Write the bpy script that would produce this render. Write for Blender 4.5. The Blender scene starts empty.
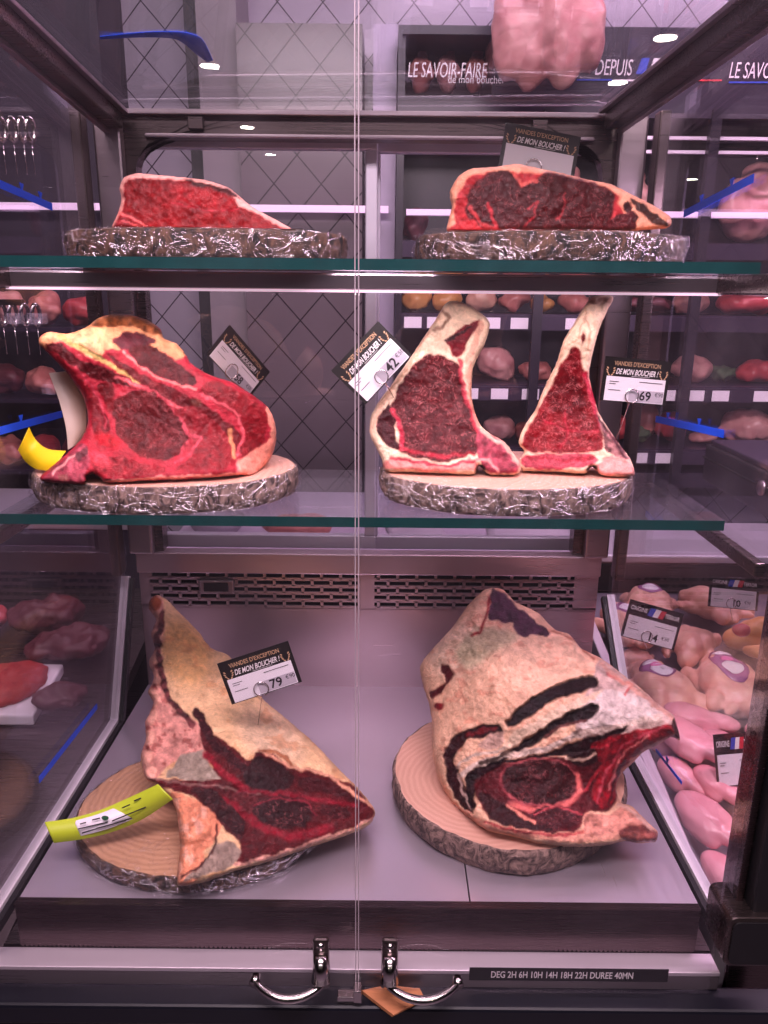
import bpy, bmesh, math, random
import numpy as np
from mathutils import Vector, Matrix, geometry
from mathutils.bvhtree import BVHTree
random.seed(7)
sc = bpy.context.scene
COL = sc.collection

# ------------------------------------------------------------------ camera, world, exposure, large lights
PITCH = math.radians(16.0)
FPX = 769.0
cam_d = bpy.data.cameras.new('camera')
cam_d.sensor_fit = 'VERTICAL'; cam_d.sensor_height = 24.0; cam_d.lens = 24.0 * FPX / 1024.0
cam_d.clip_start = 0.02
cam = bpy.data.objects.new('camera', cam_d); COL.objects.link(cam)
ROLL = math.radians(0.55)
cam.matrix_world = Matrix.Translation((0, 0, 1.5)) @ Matrix.Rotation(math.pi / 2 - PITCH, 4, 'X') @ Matrix.Rotation(ROLL, 4, 'Z')
sc.camera = cam
sc.view_settings.view_transform = 'Standard'; sc.view_settings.look = 'None'
sc.view_settings.gamma = 1.0; sc.view_settings.use_curve_mapping = False
sc.view_settings.exposure = 0.42
sc.cycles.use_denoising = True
sc.cycles.max_bounces = 8; sc.cycles.transparent_max_bounces = 40
sc.cycles.sample_clamp_indirect = 4.0
sc.cycles.caustics_reflective = False; sc.cycles.caustics_refractive = False
w = bpy.data.worlds.new('world'); sc.world = w; w.use_nodes = True
w.node_tree.nodes['Background'].inputs[0].default_value = (0.30, 0.24, 0.34, 1)
w.node_tree.nodes['Background'].inputs[1].default_value = 0.25

def area(name, loc, rot, sx, sy, energy, color, spread=math.pi):
    d = bpy.data.lights.new(name, 'AREA'); d.shape = 'RECTANGLE'; d.size = sx; d.size_y = sy
    d.energy = energy; d.color = color; d.spread = spread
    o = bpy.data.objects.new(name, d); COL.objects.link(o); o.location = loc; o.rotation_euler = rot
    return o
R = math.radians
PINK = (1.0, 0.72, 0.92)
area('canopy_light', (-0.03, 0.785, 1.865), (R(-22), 0, 0), 0.80, 0.05, 2.6, (1.0, 0.76, 0.82))
area('shelf_light', (-0.03, 0.972, 1.497), (R(-8), 0, 0), 0.82, 0.02, 0.9, (1.0, 0.80, 0.86))
area('aisle_light_near', (0.0, -0.05, 2.72), (R(27), 0, 0), 1.7, 0.3, 54.0, (1.0, 0.76, 0.85))
area('aisle_light_far', (0.0, -1.45, 2.76), (R(32), 0, 0), 2.8, 0.4, 14.0, (1.0, 0.84, 0.92))
area('counter_light_right', (0.85, 1.05, 1.62), (R(12), R(8), 0), 0.7, 0.1, 6.0, (1.0, 0.68, 0.90))
area('counter_light_left', (-0.95, 1.05, 1.65), (R(12), R(-8), 0), 0.7, 0.1, 0.5, (1.0, 0.66, 0.95))
area('service_light', (-0.3, 1.95, 2.74), (0, 0, 0), 2.2, 0.25, 7.0, (1.0, 0.80, 0.95))
area('fridge_light', (1.2, 1.75, 2.70), (R(30), 0, 0), 2.4, 0.10, 24.0, (1.0, 0.62, 0.92))

# ------------------------------------------------------------------ projection helpers
SP, CP = math.sin(PITCH), math.cos(PITCH)
SR, CR = math.sin(ROLL), math.cos(ROLL)
def ray(px, py):
    a, b = (px - 384.0) / FPX, (512.0 - py) / FPX
    a, b = a * CR - b * SR, a * SR + b * CR
    return Vector((a, CP + SP * b, -SP + CP * b))
def P(px, py, Y=None, X=None, Z=None):
    d = ray(px, py)
    t = Y / d.y if Y is not None else (X / d.x if X is not None else (Z - 1.5) / d.z)
    return Vector((0, 0, 1.5)) + d * t

# ------------------------------------------------------------------ numpy noise, polygons
def vnoise(x, y, seed=0):
    xi, yi = np.floor(x).astype(np.int64), np.floor(y).astype(np.int64)
    fx, fy = x - xi, y - yi
    fx, fy = fx * fx * (3 - 2 * fx), fy * fy * (3 - 2 * fy)
    def h(i, j):
        n = (i * 374761393 + j * 668265263 + seed * 982451653) & 0x7fffffff
        n = ((n ^ (n >> 13)) * 1274126177) & 0x7fffffff
        n = (n ^ (n >> 16)) & 0xffff
        return n / 32767.5 - 1.0
    return (h(xi, yi) * (1 - fx) + h(xi + 1, yi) * fx) * (1 - fy) + (h(xi, yi + 1) * (1 - fx) + h(xi + 1, yi + 1) * fx) * fy
def fbm(x, y, seed=0, o=3):
    r, a = 0, 1.0
    for k in range(o):
        r = r + a * vnoise(x * 2 ** k, y * 2 ** k, seed + k * 17); a *= 0.5
    return r
def lin(c):
    c = np.asarray(c, float)[:3] / 255.0
    return np.where(c <= 0.04045, c / 12.92, ((c + 0.055) / 1.055) ** 2.4)
def L4(c): return tuple(lin(c)) + (1.0,)
def smooth_closed(pts, step=2.0, tens=0.5):
    p = np.asarray(pts, float); n = len(p); out = []
    for i in range(n):
        p0, p1, p2, p3 = p[i - 1], p[i], p[(i + 1) % n], p[(i + 2) % n]
        k = max(1, int(round(np.linalg.norm(p2 - p1) / step)))
        for j in range(k):
            t = j / k; m1, m2 = (p2 - p0) * tens * .8, (p3 - p1) * tens * .8
            out.append((2 * t**3 - 3 * t**2 + 1) * p1 + (t**3 - 2 * t**2 + t) * m1 + (-2 * t**3 + 3 * t**2) * p2 + (t**3 - t**2) * m2)
    return np.array(out)
def seg_dist(x, y, pts, closed):
    p = np.asarray(pts, float); n = len(p); best = np.full(x.shape, 1e9)
    for i in range(n if closed else n - 1):
        a, b = p[i], p[(i + 1) % n]; d = b - a; L = max(d @ d, 1e-9)
        t = np.clip(((x - a[0]) * d[0] + (y - a[1]) * d[1]) / L, 0, 1)
        best = np.minimum(best, (x - a[0] - t * d[0])**2 + (y - a[1] - t * d[1])**2)
    return np.sqrt(best)
def inside(x, y, pts):
    p = np.asarray(pts, float); n = len(p); r = np.zeros(x.shape, bool)
    for i in range(n):
        (x1, y1), (x2, y2) = p[i], p[(i + 1) % n]
        if y1 == y2: continue
        c = (y1 > y) != (y2 > y)
        r ^= c & (x < (x2 - x1) * (y - y1) / (y2 - y1) + x1)
    return r
def sdist(x, y, pts):
    d = seg_dist(x, y, pts, True); return np.where(inside(x, y, pts), d, -d)
def rbf(ctrl):
    c = np.asarray(ctrl, float); n = len(c); q = c[:, :2] / 100.0
    def U(r2): return r2 * np.log(r2 + 1e-9)
    A = np.zeros((n + 3, n + 3)); r2 = ((q[:, None] - q[None])**2).sum(-1)
    A[:n, :n] = U(r2) + np.eye(n) * 0.02; A[:n, n] = 1; A[:n, n + 1:] = q; A[n, :n] = 1; A[n + 1:, :n] = q.T
    s = np.linalg.solve(A, np.concatenate([c[:, 2], np.zeros(3)]))
    def f(x, y):
        X = np.stack([x, y], -1) / 100.0; r = ((X[:, None] - q[None])**2).sum(-1)
        return U(r) @ s[:n] + s[n] + X @ s[n + 1:]
    return f

# ------------------------------------------------------------------ object helpers
ORG = {}
def thing(name, label, cat, loc, group=None):
    o = bpy.data.objects.new(name, None); COL.objects.link(o)
    o.empty_display_size = 0.05; o.location = loc; ORG[o.name] = Vector(loc)
    tag(o, label, cat, group); return o
def tag(o, label=None, cat=None, group=None, kind=None):
    for k, v in (('label', label), ('category', cat), ('group', group), ('kind', kind)):
        if v: o[k] = v
    return o
def mesh_obj(name, verts, faces, mats, parent=None, midx=None, smooth=False, origin=None, col=None):
    """verts in world coordinates"""
    vs = [Vector(v) for v in verts]
    if parent is not None: org = ORG[parent.name]
    elif origin is not None: org = Vector(origin)
    else:
        xs, ys, zs = [v.x for v in vs], [v.y for v in vs], [v.z for v in vs]
        org = Vector(((min(xs) + max(xs)) / 2, (min(ys) + max(ys)) / 2, min(zs)))
    me = bpy.data.meshes.new(name)
    me.from_pydata([v - org for v in vs], [], [tuple(f) for f in faces])
    if not isinstance(mats, (list, tuple)): mats = [mats]
    for m in mats: me.materials.append(m)
    if midx is not None: me.polygons.foreach_set('material_index', midx)
    if col is not None:
        a = me.attributes.new('Col', 'FLOAT_COLOR', 'POINT'); a.data.foreach_set('color', np.asarray(col, np.float32).ravel())
    if smooth: me.polygons.foreach_set('use_smooth', [True] * len(me.polygons))
    me.update()
    o = bpy.data.objects.new(name, me); COL.objects.link(o)
    if parent is not None: o.parent = parent; ORG[o.name] = org
    else: o.location = org; ORG[o.name] = org
    return o
class MB:
    def __init__(s): s.v = []; s.f = []; s.m = []
    def add(s, vs, fs, mi=0):
        b = len(s.v); s.v += [Vector(v) for v in vs]; s.f += [tuple(i + b for i in f) for f in fs]; s.m += [mi] * len(fs); return s
    def box(s, x0, x1, y0, y1, z0, z1, mi=0):
        vs = [(x, y, z) for z in (z0, z1) for y in (y0, y1) for x in (x0, x1)]
        return s.add(vs, [(0, 2, 3, 1), (4, 5, 7, 6), (0, 1, 5, 4), (2, 6, 7, 3), (0, 4, 6, 2), (1, 3, 7, 5)], mi)
    def bar(s, a, b, wd, ht, up=(0, 0, 1), mi=0):
        a, b = Vector(a), Vector(b); d = (b - a).normalized(); u = Vector(up); r = d.cross(u).normalized(); u = r.cross(d)
        vs = [p + r * (i * wd / 2) + u * (j * ht / 2) for p in (a, b) for j in (-1, 1) for i in (-1, 1)]
        return s.add(vs, [(0, 2, 3, 1), (4, 5, 7, 6), (0, 1, 5, 4), (2, 6, 7, 3), (0, 4, 6, 2), (1, 3, 7, 5)], mi)
    def prism(s, loop, dv, mi=0):
        n = len(loop); dv = Vector(dv); L = [Vector(p) for p in loop]
        return s.add(L + [p + dv for p in L], [tuple(range(n))[::-1], tuple(range(n, 2 * n))] + [(i, (i + 1) % n, n + (i + 1) % n, n + i) for i in range(n)], mi)
    def tube(s, pts, r, n=10, closed=False, mi=0):
        pts = [Vector(p) for p in pts]; N = len(pts); rr = r if isinstance(r, (list, tuple)) else [r] * N
        vs = []; u = None
        for i, p in enumerate(pts):
            a = pts[(i - 1) % N] if (closed or i > 0) else p; b = pts[(i + 1) % N] if (closed or i < N - 1) else p
            d = (b - a).normalized()
            if u is None: u = d.orthogonal().normalized()
            u = (u - d * u.dot(d)).normalized(); v = d.cross(u)
            vs += [p + (u * math.cos(2 * math.pi * k / n) + v * math.sin(2 * math.pi * k / n)) * rr[i] for k in range(n)]
        fs = [(i * n + k, i * n + (k + 1) % n, ((i + 1) % N) * n + (k + 1) % n, ((i + 1) % N) * n + k) for i in range(N if closed else N - 1) for k in range(n)]
        if not closed: fs += [tuple(range(n))[::-1], tuple((N - 1) * n + k for k in range(n))]
        return s.add(vs, fs, mi)
    def build(s, name, mats, parent=None, smooth=False, bevel=0, origin=None):
        o = mesh_obj(name, s.v, s.f, mats, parent, s.m, smooth, origin)
        if bevel:
            b = o.modifiers.new('bevel', 'BEVEL'); b.width = bevel; b.segments = 2; b.limit_method = 'ANGLE'; b.angle_limit = R(40)
        return o

# ------------------------------------------------------------------ materials
def newmat(name):
    m = bpy.data.materials.new(name); m.use_nodes = True; nt = m.node_tree
    return m, nt, nt.nodes['Principled BSDF']
def N(nt, t, **kw):
    n = nt.nodes.new(t)
    for k, v in kw.items(): setattr(n, k, v)
    return n
def inp(n, **kw):
    for k, v in kw.items(): n.inputs[k.replace('_', ' ')].default_value = v
    return n
def coords(nt, scale=(1, 1, 1)):
    tc = N(nt, 'ShaderNodeTexCoord'); mp = N(nt, 'ShaderNodeMapping'); mp.inputs['Scale'].default_value = scale
    nt.links.new(tc.outputs['Object'], mp.inputs[0]); return mp.outputs[0]
def mathn(nt, op, a, b=None, c=None):
    n = N(nt, 'ShaderNodeMath', operation=op)
    for i, v in enumerate((a, b, c)):
        if v is None: continue
        if hasattr(v, 'links') or hasattr(v, 'is_linked'): nt.links.new(v, n.inputs[i])
        else: n.inputs[i].default_value = v
    return n.outputs[0]
def plain(name, c, rough=0.5, metal=0.0, var=0.12, scale=30, bump=0.0, spec=0.5, sub=None, stretch=(1, 1, 1), coat=0.0, c2=None):
    m, nt, b = newmat(name)
    inp(b, Roughness=rough, Metallic=metal, Specular_IOR_Level=spec, Coat_Weight=coat)
    v = coords(nt, stretch); no = inp(N(nt, 'ShaderNodeTexNoise'), Scale=scale, Detail=5.0); nt.links.new(v, no.inputs['Vector'])
    mx = N(nt, 'ShaderNodeMix', data_type='RGBA'); nt.links.new(no.outputs[0], mx.inputs[0])
    base = lin(c); lo = base * (1 - var) if c2 is None else lin(c2); hi = np.minimum(base * (1 + var), 1) if c2 is None else base
    mx.inputs[6].default_value = tuple(lo) + (1,); mx.inputs[7].default_value = tuple(hi) + (1,)
    nt.links.new(mx.outputs[2], b.inputs['Base Color'])
    if bump:
        bp = inp(N(nt, 'ShaderNodeBump'), Strength=bump, Distance=0.002); nt.links.new(no.outputs[0], bp.inputs['Height']); nt.links.new(bp.outputs[0], b.inputs['Normal'])
    return m
def steel(name, c, rough=0.3, stretch=(1, 1, 60), scale=8, metal=0.95):
    m, nt, b = newmat(name); inp(b, Metallic=metal, Base_Color=L4(c))
    v = coords(nt, stretch); no = inp(N(nt, 'ShaderNodeTexNoise'), Scale=scale, Detail=6.0); nt.links.new(v, no.inputs['Vector'])
    v2 = coords(nt); n2 = inp(N(nt, 'ShaderNodeTexNoise'), Scale=5.0, Detail=4.0); nt.links.new(v2, n2.inputs['Vector'])
    r = mathn(nt, 'MULTIPLY_ADD', no.outputs[0], 0.18, rough - 0.12); r = mathn(nt, 'MULTIPLY_ADD', n2.outputs[0], 0.12, r)
    nt.links.new(r, b.inputs['Roughness'])
    bp = inp(N(nt, 'ShaderNodeBump'), Strength=0.06, Distance=0.001); nt.links.new(no.outputs[0], bp.inputs['Height']); nt.links.new(bp.outputs[0], b.inputs['Normal'])
    return m
def emit(name, c, s):
    m, nt, b = newmat(name); inp(b, Base_Color=L4(c), Emission_Color=L4(c), Emission_Strength=s); return m
def glass(name, tint=(0.97, 0.97, 0.98), ior=1.45, smear=0.0):
    m, nt, b = newmat(name); nt.nodes.remove(b)
    out = nt.nodes['Material Output']; tr = N(nt, 'ShaderNodeBsdfTransparent'); tr.inputs[0].default_value = tint + (1,)
    gl = N(nt, 'ShaderNodeBsdfGlossy'); gl.inputs['Roughness'].default_value = 0.0; gl.inputs[0].default_value = (0.95, 0.92, 1, 1)
    lw = N(nt, 'ShaderNodeLayerWeight'); lw.inputs[0].default_value = 0.5; f0 = ((ior - 1) / (ior + 1)) ** 2
    fr = mathn(nt, 'MULTIPLY_ADD', mathn(nt, 'POWER', lw.outputs['Facing'], 5.0), 1 - f0, f0)
    mx = N(nt, 'ShaderNodeMixShader'); nt.links.new(fr, mx.inputs[0]); nt.links.new(tr.outputs[0], mx.inputs[1]); nt.links.new(gl.outputs[0], mx.inputs[2])
    last = mx
    if smear:
        df = N(nt, 'ShaderNodeBsdfDiffuse'); df.inputs[0].default_value = (0.8, 0.7, 0.85, 1)
        no = inp(N(nt, 'ShaderNodeTexNoise'), Scale=6.0, Detail=8.0, Distortion=1.5); nt.links.new(coords(nt, (1, 1, 0.5)), no.inputs['Vector'])
        f = mathn(nt, 'MULTIPLY', mathn(nt, 'POWER', no.outputs[0], 2.5), smear)
        m2 = N(nt, 'ShaderNodeMixShader'); nt.links.new(f, m2.inputs[0]); nt.links.new(mx.outputs[0], m2.inputs[1]); nt.links.new(df.outputs[0], m2.inputs[2]); last = m2
    nt.links.new(last.outputs[0], out.inputs[0]); return m
def film_mat(name, amount):
    m, nt, b = newmat(name); nt.nodes.remove(b); out = nt.nodes['Material Output']
    tr = N(nt, 'ShaderNodeBsdfTransparent'); gl = N(nt, 'ShaderNodeBsdfGlossy'); gl.inputs['Roughness'].default_value = 0.13
    gl.inputs[0].default_value = (1, .97, 1, 1)
    no = inp(N(nt, 'ShaderNodeTexNoise'), Scale=22.0, Detail=7.0, Distortion=3.0); nt.links.new(coords(nt, (1, 1, 1.6)), no.inputs['Vector'])
    n2 = inp(N(nt, 'ShaderNodeTexNoise'), Scale=70.0, Detail=3.0, Distortion=4.0); nt.links.new(coords(nt), n2.inputs['Vector'])
    h = mathn(nt, 'ADD', no.outputs[0], mathn(nt, 'MULTIPLY', n2.outputs[0], 0.35))
    bp = inp(N(nt, 'ShaderNodeBump'), Strength=1.0, Distance=0.012); nt.links.new(h, bp.inputs['Height']); nt.links.new(bp.outputs[0], gl.inputs['Normal'])
    rid = mathn(nt, 'ABSOLUTE', mathn(nt, 'SUBTRACT', no.outputs[0], 0.5)); rid = mathn(nt, 'SUBTRACT', 1.0, mathn(nt, 'MULTIPLY', rid, 24.0))
    rid = mathn(nt, 'MAXIMUM', rid, 0.0); f = mathn(nt, 'MULTIPLY_ADD', rid, amount * 1.7, amount * 0.07)
    mx = N(nt, 'ShaderNodeMixShader'); nt.links.new(f, mx.inputs[0]); nt.links.new(tr.outputs[0], mx.inputs[1]); nt.links.new(gl.outputs[0], mx.inputs[2])
    nt.links.new(mx.outputs[0], out.inputs[0]); return m
def meat_mat(name, rough=0.42, bump=0.5, grain=(1, 1, 1), spec=0.35):
    m, nt, b = newmat(name); inp(b, Specular_IOR_Level=spec)
    at = N(nt, 'ShaderNodeAttribute', attribute_name='Col')
    v = coords(nt, grain)
    n1 = inp(N(nt, 'ShaderNodeTexNoise'), Scale=150.0, Detail=5.0, Roughness=0.65, Distortion=1.2); nt.links.new(v, n1.inputs['Vector'])
    n2 = inp(N(nt, 'ShaderNodeTexNoise'), Scale=42.0, Detail=4.0, Distortion=0.8); nt.links.new(v, n2.inputs['Vector'])
    n3 = inp(N(nt, 'ShaderNodeTexNoise'), Scale=420.0, Detail=2.0); nt.links.new(v, n3.inputs['Vector'])
    hv = N(nt, 'ShaderNodeHueSaturation'); nt.links.new(at.outputs['Color'], hv.inputs['Color'])
    val = mathn(nt, 'MULTIPLY_ADD', n2.outputs[0], 0.7, 0.35); val = mathn(nt, 'MULTIPLY_ADD', n1.outputs[0], 1.0, mathn(nt, 'SUBTRACT', val, 0.22))
    nt.links.new(val, hv.inputs['Value'])
    fl = N(nt, 'ShaderNodeMapRange'); fl.inputs[1].default_value = 0.58; fl.inputs[2].default_value = 0.72; nt.links.new(n1.outputs[0], fl.inputs[0])
    fac = mathn(nt, 'MULTIPLY', mathn(nt, 'MULTIPLY', fl.outputs[0], at.outputs['Alpha']), 0.55)
    n4 = inp(N(nt, 'ShaderNodeTexNoise'), Scale=55.0, Detail=5.0, Roughness=0.6, Distortion=2.2); nt.links.new(v, n4.inputs['Vector'])
    vn = mathn(nt, 'SUBTRACT', 1.0, mathn(nt, 'MULTIPLY', mathn(nt, 'ABSOLUTE', mathn(nt, 'SUBTRACT', n4.outputs[0], 0.5)), 42.0)); vn = mathn(nt, 'MAXIMUM', vn, 0.0)
    vn = mathn(nt, 'MULTIPLY', mathn(nt, 'MULTIPLY', vn, mathn(nt, 'GREATER_THAN', n2.outputs[0], 0.50)), at.outputs['Alpha'])
    fac = mathn(nt, 'MINIMUM', mathn(nt, 'ADD', fac, mathn(nt, 'MULTIPLY', vn, 0.5)), 0.85)
    mx = N(nt, 'ShaderNodeMix', data_type='RGBA'); nt.links.new(fac, mx.inputs[0]); nt.links.new(hv.outputs[0], mx.inputs[6]); mx.inputs[7].default_value = L4((218, 120, 122))
    nt.links.new(mx.outputs[2], b.inputs['Base Color'])
    nt.links.new(mathn(nt, 'MULTIPLY_ADD', n2.outputs[0], 0.35, rough - 0.17), b.inputs['Roughness'])
    h = mathn(nt, 'ADD', n1.outputs[0], mathn(nt, 'MULTIPLY', n3.outputs[0], 0.3)); h = mathn(nt, 'ADD', h, mathn(nt, 'MULTIPLY', n2.outputs[0], 1.2))
    bp = inp(N(nt, 'ShaderNodeBump'), Strength=bump, Distance=0.003); nt.links.new(h, bp.inputs['Height']); nt.links.new(bp.outputs[0], b.inputs['Normal'])
    return m
def tile_mat(name, c, line, pitch=0.14, rough=0.25, lw=0.035):
    m, nt, b = newmat(name); inp(b, Roughness=rough)
    v = coords(nt); s = N(nt, 'ShaderNodeSeparateXYZ'); nt.links.new(v, s.inputs[0])
    xz = mathn(nt, 'DIVIDE', mathn(nt, 'ADD', s.outputs[0], s.outputs[1]), pitch); z = mathn(nt, 'DIVIDE', s.outputs[2], pitch * 1.12)
    fs = []
    for op in ('ADD', 'SUBTRACT'):
        f = mathn(nt, 'FRACT', mathn(nt, op, xz, z)); fs.append(mathn(nt, 'LESS_THAN', f, lw))
    g = mathn(nt, 'MAXIMUM', fs[0], fs[1])
    no = inp(N(nt, 'ShaderNodeTexNoise'), Scale=3.0, Detail=4.0); nt.links.new(v, no.inputs['Vector'])
    hv = N(nt, 'ShaderNodeHueSaturation'); hv.inputs['Color'].default_value = L4(c); nt.links.new(mathn(nt, 'MULTIPLY_ADD', no.outputs[0], 0.3, 0.85), hv.inputs['Value'])
    mx = N(nt, 'ShaderNodeMix', data_type='RGBA'); nt.links.new(g, mx.inputs[0]); nt.links.new(hv.outputs[0], mx.inputs[6]); mx.inputs[7].default_value = L4(line)
    nt.links.new(mx.outputs[2], b.inputs['Base Color'])
    bp = inp(N(nt, 'ShaderNodeBump'), Strength=0.4, Distance=-0.003); nt.links.new(g, bp.inputs['Height']); nt.links.new(bp.outputs[0], b.inputs['Normal'])
    return m
def wood_mat(name, c, c2, pith):
    m, nt, b = newmat(name); inp(b, Roughness=0.5)
    v = coords(nt); mp = N(nt, 'ShaderNodeMapping'); mp.inputs['Location'].default_value = pith; nt.links.new(v, mp.inputs[0])
    wv = N(nt, 'ShaderNodeTexWave', wave_type='RINGS', rings_direction='Z'); inp(wv, Scale=34.0, Distortion=3.5, Detail=4.0, Detail_Scale=1.2); nt.links.new(mp.outputs[0], wv.inputs['Vector'])
    no = inp(N(nt, 'ShaderNodeTexNoise'), Scale=9.0, Detail=5.0); nt.links.new(v, no.inputs['Vector'])
    f = mathn(nt, 'ADD', mathn(nt, 'MULTIPLY', wv.outputs[1], 0.35), mathn(nt, 'MULTIPLY', no.outputs[0], 0.65))
    mx = N(nt, 'ShaderNodeMix', data_type='RGBA'); nt.links.new(f, mx.inputs[0]); mx.inputs[6].default_value = L4(c); mx.inputs[7].default_value = L4(c2)
    nt.links.new(mx.outputs[2], b.inputs['Base Color']); return m
def bark_mat(name, c, c2):
    m, nt, b = newmat(name); inp(b, Roughness=0.75)
    v = coords(nt, (1, 1, 0.7)); no = inp(N(nt, 'ShaderNodeTexNoise'), Scale=75.0, Detail=9.0, Roughness=0.65, Distortion=1.4); nt.links.new(v, no.inputs['Vector'])
    cr = N(nt, 'ShaderNodeMapRange'); cr.inputs[1].default_value = 0.40; cr.inputs[2].default_value = 0.62; nt.links.new(no.outputs[0], cr.inputs[0])
    mx = N(nt, 'ShaderNodeMix', data_type='RGBA'); nt.links.new(cr.outputs[0], mx.inputs[0]); mx.inputs[6].default_value = L4(c); mx.inputs[7].default_value = L4(c2)
    nt.links.new(mx.outputs[2], b.inputs['Base Color'])
    bp = inp(N(nt, 'ShaderNodeBump'), Strength=0.9, Distance=0.004); nt.links.new(no.outputs[0], bp.inputs['Height']); nt.links.new(bp.outputs[0], b.inputs['Normal']); return m

M = {}
M['steel'] = steel('brushed_steel', (170, 156, 162), 0.28, (1, 60, 60))
M['steel_back'] = steel('back_panel_steel', (196, 172, 180), 0.28, (1, 60, 60), metal=0.8)
M['steel_floor'] = steel('tray_floor_steel', (228, 216, 230), 0.30, (60, 1, 60), metal=0.82)
M['steel_dark'] = steel('dark_steel', (104, 92, 92), 0.26, (1, 60, 60))
M['lip'] = steel('dark_lip_steel', (84, 70, 72), 0.24, (1, 60, 60))
M['steel_ledge'] = steel('ledge_steel', (216, 202, 212), 0.42, (1, 60, 60), metal=0.55)
M['alu'] = steel('anodised_aluminium', (205, 198, 210), 0.45, (1, 1, 1), metal=0.7)
M['chrome'] = plain('chrome', (215, 205, 205), 0.16, 1.0, 0.05)
M['glass'] = glass('clear_glass', smear=0.05)
M['front_glass'] = glass('front_glass', (0.985, 0.98, 0.99), smear=0.022)
M['acrylic'] = glass('matt_acrylic', (0.97, 0.96, 0.98), ior=1.0)
M['shelf_glass'] = glass('shelf_glass', (0.93, 0.96, 0.96), 1.5, smear=0.06)
M['glass_edge'] = plain('green_glass_edge', (22, 62, 62), 0.15, 0, 0.3, 40)
M['pale_edge'] = plain('pale_glass_edge', (190, 175, 185), 0.25, 0.3, 0.2, 60, stretch=(1, 1, 0.2))
M['black'] = plain('black_plastic', (18, 16, 20), 0.48, 0, 0.2, 60)
M['bumper'] = plain('bumper_plastic', (16, 16, 26), 0.35, 0, 0.2, 40, bump=0.05)
M['dark_hole'] = plain('duct_interior', (12, 10, 12), 0.8)
M['blue'] = plain('load_limit_tape', (22, 84, 235), 0.4, 0, 0.08, 30)
M['white_trim'] = plain('white_plastic_trim', (225, 215, 225), 0.4, 0, 0.06)
M['black_card'] = plain('tag_black', (28, 24, 24), 0.38, 0, 0.15, 60)
M['white_card'] = plain('tag_white', (240, 232, 240), 0.35, 0, 0.03)
M['grey_card'] = plain('tag_grey', (190, 180, 192), 0.4, 0, 0.03)
M['gold_ink'] = plain('gold_ink', (200, 160, 125), 0.5)
M['white_ink'] = plain('white_ink', (238, 230, 232), 0.5, 0, 0.03)
M['black_ink'] = plain('black_ink', (25, 20, 25), 0.5)
M['blue_ink'] = plain('flag_blue', (40, 70, 180), 0.5)
M['red_ink'] = plain('flag_red', (200, 40, 55), 0.5)
M['green_ink'] = plain('green_ink', (40, 110, 70), 0.5)
M['purple_ink'] = plain('sticker_purple', (160, 98, 146), 0.25)
M['pink_ink'] = plain('sticker_pink', (225, 110, 170), 0.3)
M['yellow'] = plain('yellow_paper', (245, 212, 20), 0.5, 0, 0.05)
M['lime'] = plain('lime_paper', (188, 205, 40), 0.45, 0, 0.06)
M['cream_card'] = plain('cream_card', (214, 195, 180), 0.5, 0, 0.08)
M['kraft'] = plain('kraft_board', (172, 110, 72), 0.8, 0, 0.25, 40, bump=0.3, stretch=(1, 6, 1))
M['film'] = film_mat('cling_film', 0.34)
M['film_light'] = film_mat('cling_film_top', 0.08)
M['wood'] = wood_mat('log_end_grain', (206, 160, 128), (158, 112, 82), (0.03, -0.02, 0))
M['wood_pale'] = wood_mat('pale_log_end_grain', (222, 176, 156), (192, 140, 122), (0.05, 0.03, 0))
M['bark'] = bark_mat('bark', (18, 11, 10), (112, 78, 60))
M['bark_pale'] = bark_mat('pale_bark', (62, 46, 44), (160, 130, 120))
M['meat'] = meat_mat('meat', 0.36, 0.5, spec=0.16)
M['meat_dry'] = meat_mat('aged_meat', 0.38, 0.9, spec=0.22)
M['meat_bright'] = meat_mat('fresh_meat', 0.33, 0.45, spec=0.16)
M['tile_white'] = tile_mat('white_diamond_tile', (160, 150, 164), (50, 42, 54))
M['tile_grey'] = tile_mat('grey_diamond_tile', (100, 90, 94), (34, 28, 32))
M['wall_dark'] = plain('dark_wall_paint', (44, 36, 50), 0.6)
M['shop_wall'] = plain('shop_wall_paint', (70, 56, 74), 0.7)
M['floor'] = plain('shop_floor', (96, 86, 96), 0.35, 0, 0.15, 4)
M['ceiling'] = plain('shop_ceiling', (52, 46, 56), 0.8)
M['panel_grey'] = plain('grey_panel', (122, 113, 118), 0.4)
M['panel_white'] = plain('white_panel', (170, 158, 180), 0.4)
M['fridge_black'] = plain('fridge_black', (30, 24, 36), 0.35)
M['fridge_shelf'] = plain('fridge_shelf', (58, 48, 66), 0.3, 0.3)
M['led'] = emit('led_strip', (255, 215, 235), 0.5)
M['lamp'] = emit('ceiling_lamp_glow', (255, 250, 225), 60.0)
M['fridge_led'] = emit('fridge_led', (255, 220, 255), 0.26)
M['herb'] = plain('parsley', (70, 92, 62), 0.7, 0, 0.4, 60)

# ------------------------------------------------------------------ the room
def struct(o): o['kind'] = 'structure'; return o
struct(MB().box(-4.5, 4.5, -9.6, 3.2, -0.1, 0).build('floor', M['floor']))
struct(MB().box(-4.5, 4.5, -9.6, 3.2, 2.8, 2.9).build('ceiling', M['ceiling']))
struct(MB().box(-4.5, 4.5, 2.7, 2.85, 0, 2.8).build('wall_back', M['tile_white']))
struct(MB().box(-4.5, 4.5, -9.6, -9.5, 0, 2.8).build('wall_front', M['shop_wall']))
struct(MB().box(-4.6, -4.5, -9.6, 3.2, 0, 2.8).build('wall_left', M['shop_wall']))
struct(MB().box(4.5, 4.6, -9.6, 3.2, 0, 2.8).build('wall_right', M['shop_wall']))

def zat(py, Y): return P(384, py, Y=Y).z
def xat(px, py, Y): return P(px, py, Y=Y).x
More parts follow.
